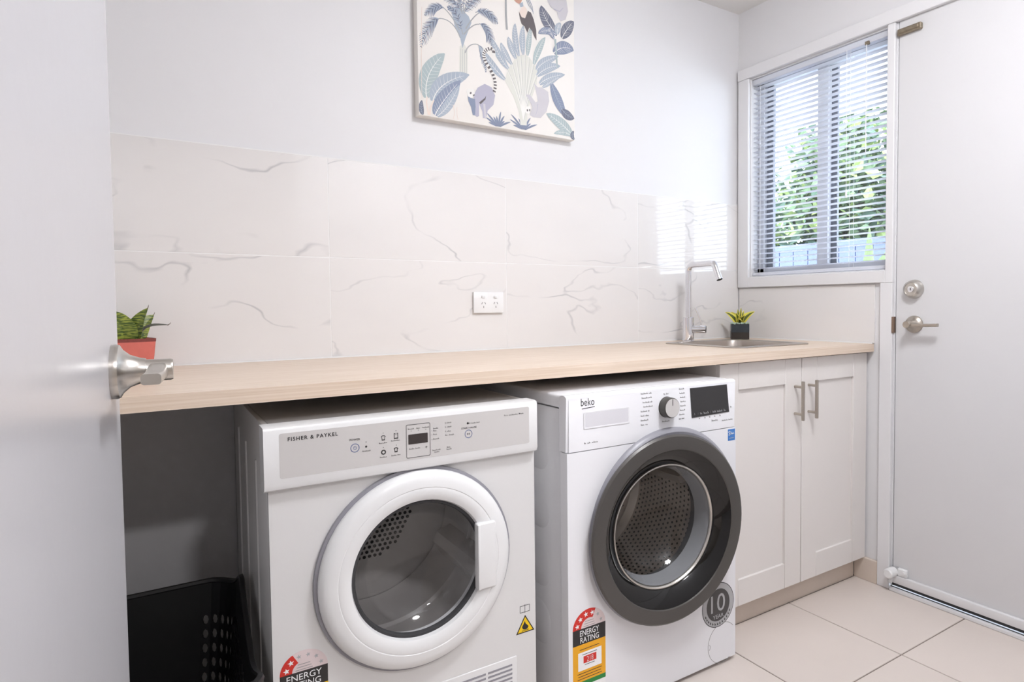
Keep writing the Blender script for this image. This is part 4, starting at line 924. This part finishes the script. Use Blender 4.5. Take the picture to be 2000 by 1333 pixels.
poly('lemur', 6, [(178, 99), (183, 105), (187, 101), (182, 96)]); poly('lemur', 6, [(190, 95), (196, 99), (197, 94), (192, 91)]); poly('lemur', 6, [(213, 74), (235, 93), (240, 102), (237, 88), (219, 69)])
strip('lemur', 11, [(232, 73), (234, 50), (236, 25)], 8, 6)
tail = bez((270, 119), (288, 161), (245, 207), 8) + bez((245, 207), (215, 247), (259, 264), 8)[1:] + [(270, 259), (271, 243)]
strip('lemur', 7, tail, 10, 14)
for a, b_ in zip(tail[:-1], tail[1:]): strip('lemur', 6, [a, ((a[0] + b_[0]) / 2, (a[1] + b_[1]) / 2)], 11, 12)
poly('sloth', 11, [(429, 179), (445, 166), (462, 169), (489, 157), (493, 125), (481, 86), (456, 59), (427, 57), (411, 62), (421, 92), (416, 104), (395, 132), (412, 135), (435, 111), (445, 117), (438, 148)])
poly('sloth', 7, [(392, 80), (399, 91), (413, 93), (416, 79), (406, 66), (394, 68)]); poly('sloth', 6, [(398, 79), (402, 83), (405, 76), (400, 73)]); poly('sloth', 6, [(408, 82), (413, 85), (413, 76), (409, 76)])
strip('sloth', 5, [(445, 108), (442, 84), (435, 66)], 2, 1)
poly('koala', 11, [(485, 488), (502, 463), (529, 453), (534, 434), (546, 422), (567, 433), (578, 465), (572, 501), (562, 528), (513, 515)]); strip('koala', 5, [(517, 459), (542, 456), (557, 473)], 3.5, 2)
for q in ([(118, 51), (124, 25), (119, 4)], [(132, 45), (132, 19), (136, 4)], [(16, 343), (12, 219), (11, 51)]): strip('sprig', 10, q, 1.8, 1.2)
layer = 0
for g, lst in ART.items():
    bm = B(); slots = sorted(set(c for c, _ in lst))
    for c, pts in lst:
        layer += 1; y = -.03012 - layer * 2.2e-7
        q = [(min(max(a, 1), 604), min(max(z, 1), 599)) for a, z in pts]
        try:
            f = bm.faces.new([bm.verts.new((ux + a / 1000, y, vz + z / 1000)) for a, z in q]); f.material_index = slots.index(c)
        except ValueError: pass
    o = obj('printed_' + g, bm, None, cv)
    for c in slots: o.data.materials.append(MATS['print_%d' % c])

# ------------------------------------------------------------------ outside the window
struct('ground', bx(B(), .12, 8, -6, 8, -.25, -.15), 'ground', 'pale concrete yard outside the window')
struct('roof_eave', (lambda b: (bx(b, .12, 1.70, -4, 5, 2.36, 2.40), bx(b, 1.70, 1.76, -4, 5, 2.345, 2.52), b)[-1])(B()), 'soffit', 'pale house eave with fascia outside above the window')
pier = struct('wall_outside', bx(B(), .115, .592, .28, .8, -.2, 2.36), 'mortar', 'pale brick wall return outside the window')
bk0 = None
for r in range(30):
    z = -.19 + r * .086
    if z + .076 > 2.36: break
    for xa, xb in (((.116, .35), (.36, .596)) if r % 2 else ((.116, .232), (.242, .476), (.486, .596))):
        o = box('brick', 'brick', None, 0, xb - xa, 0, .02, 0, .076, bev=.003, seg=1); o.location = (xa, .272, z); o.parent = pier
fe = thing('garden_fence', (2.6, 1.0, -.15), 'pale blue board fence beyond the window', 'fence')
pk0 = None
for k in range(38):
    if pk0 is None: pk0 = box('board', 'fence', None, -.01, .01, 0, .145, 0, 1.68, bev=.003, seg=1); pk0.parent = fe; o = pk0
    else: o = pk0.copy(); COL.objects.link(o)
    o.location = (0, -2.2 + k * .15, 0)
box('top_rail', 'fence', fe, 2.575, 2.66, -1.3, 4.6, 1.535, 1.585, bev=.004, seg=1)
for k in range(4): box('post', 'fence', fe, 2.56, 2.63, -1.0 + 1.6 * k, -.93 + 1.6 * k, -.15, 1.62)
def foliage(bm, cx, cy, cz, rx, ry, rz, n, s):
    for _ in range(n):
        p = Vector((random.gauss(0, .5), random.gauss(0, .5), random.gauss(0, .5)))
        if p.length > 1.1: p = p.normalized() * random.uniform(.6, 1.05)
        p = Vector((cx + p.x * rx, cy + p.y * ry, cz + p.z * rz))
        d = Vector((random.uniform(-1, 1), random.uniform(-1, 1), random.uniform(-.6, .8))).normalized(); t = Vector((random.uniform(-1, 1), random.uniform(-1, 1), random.uniform(-1, 1))); sd = d.cross(t).normalized()
        L = s * random.uniform(.7, 1.3); k = d.cross(sd) * L * .12
        a = [bm.verts.new(p), bm.verts.new(p + d * L * .5 + sd * L * .28 - k), bm.verts.new(p + d * L), bm.verts.new(p + d * L * .5 - sd * L * .28 - k)]
        f = bm.faces.new(a); f.material_index = random.choice((0, 0, 1, 2))
for k, (yy, xx, zt, lab) in enumerate(((-1.0, 3.75, 2.5, 'leafy green hedge shrub behind fence, nearest the back door'), (.45, 3.75, 2.8, 'leafy green hedge shrub behind fence, second from the back door'), (1.9, 3.75, 2.7, 'leafy green hedge shrub behind fence, third from the back door'), (3.35, 3.75, 2.9, 'leafy green hedge shrub behind fence, farthest from the back door'), (4.8, 3.75, 2.9, 'leafy green hedge shrub behind fence, beside the brick wall'))):
    h = thing('hedge_shrub', (xx, yy, -.15), lab, 'shrub', 'hedge shrubs behind the fence')
    bm = B(); foliage(bm, xx, yy, 1.75, .7, .53, 1.35, 5200, .14); o = obj('foliage', bm, None, h); o['kind'] = 'stuff'
    for q in ('leaf_a', 'leaf_b', 'leaf_c'): o.data.materials.append(MATS[q])
    obj('trunk', tube(B(), [(xx, yy, -.15), (xx + .05, yy, .6), (xx, yy + .05, 1.5)], [.07, .05, .03], 8), 'bark', h, True)
gp = thing('garden_plant', (1.15, .15, -.15), 'tall garden plant with large bright green leaves outside window', 'plant')
for bs_, tp_, off, wd in (((1.15, .17, .9), (1.1, .26, 1.42), (0, .03, 0), .10), ((1.15, .13, .9), (1.0, -.03, 1.47), (0, -.03, 0), .11), ((1.16, .15, .9), (1.35, .05, 1.38), (0, 0, .05), .1), ((1.14, .15, .85), (1.2, .42, 1.3), (0, .02, .05), .1)):
    o = obj('leaf', leaf(B(), bs_, tp_, off, wd, (-1, 0, .3), .15, 12), 'big_leaf', gp, True)
obj('stem', tube(B(), [(1.15, .15, -.15), (1.15, .15, .5), (1.15, .15, .95)], [.03, .025, .015], 8), 'big_leaf', gp, True)
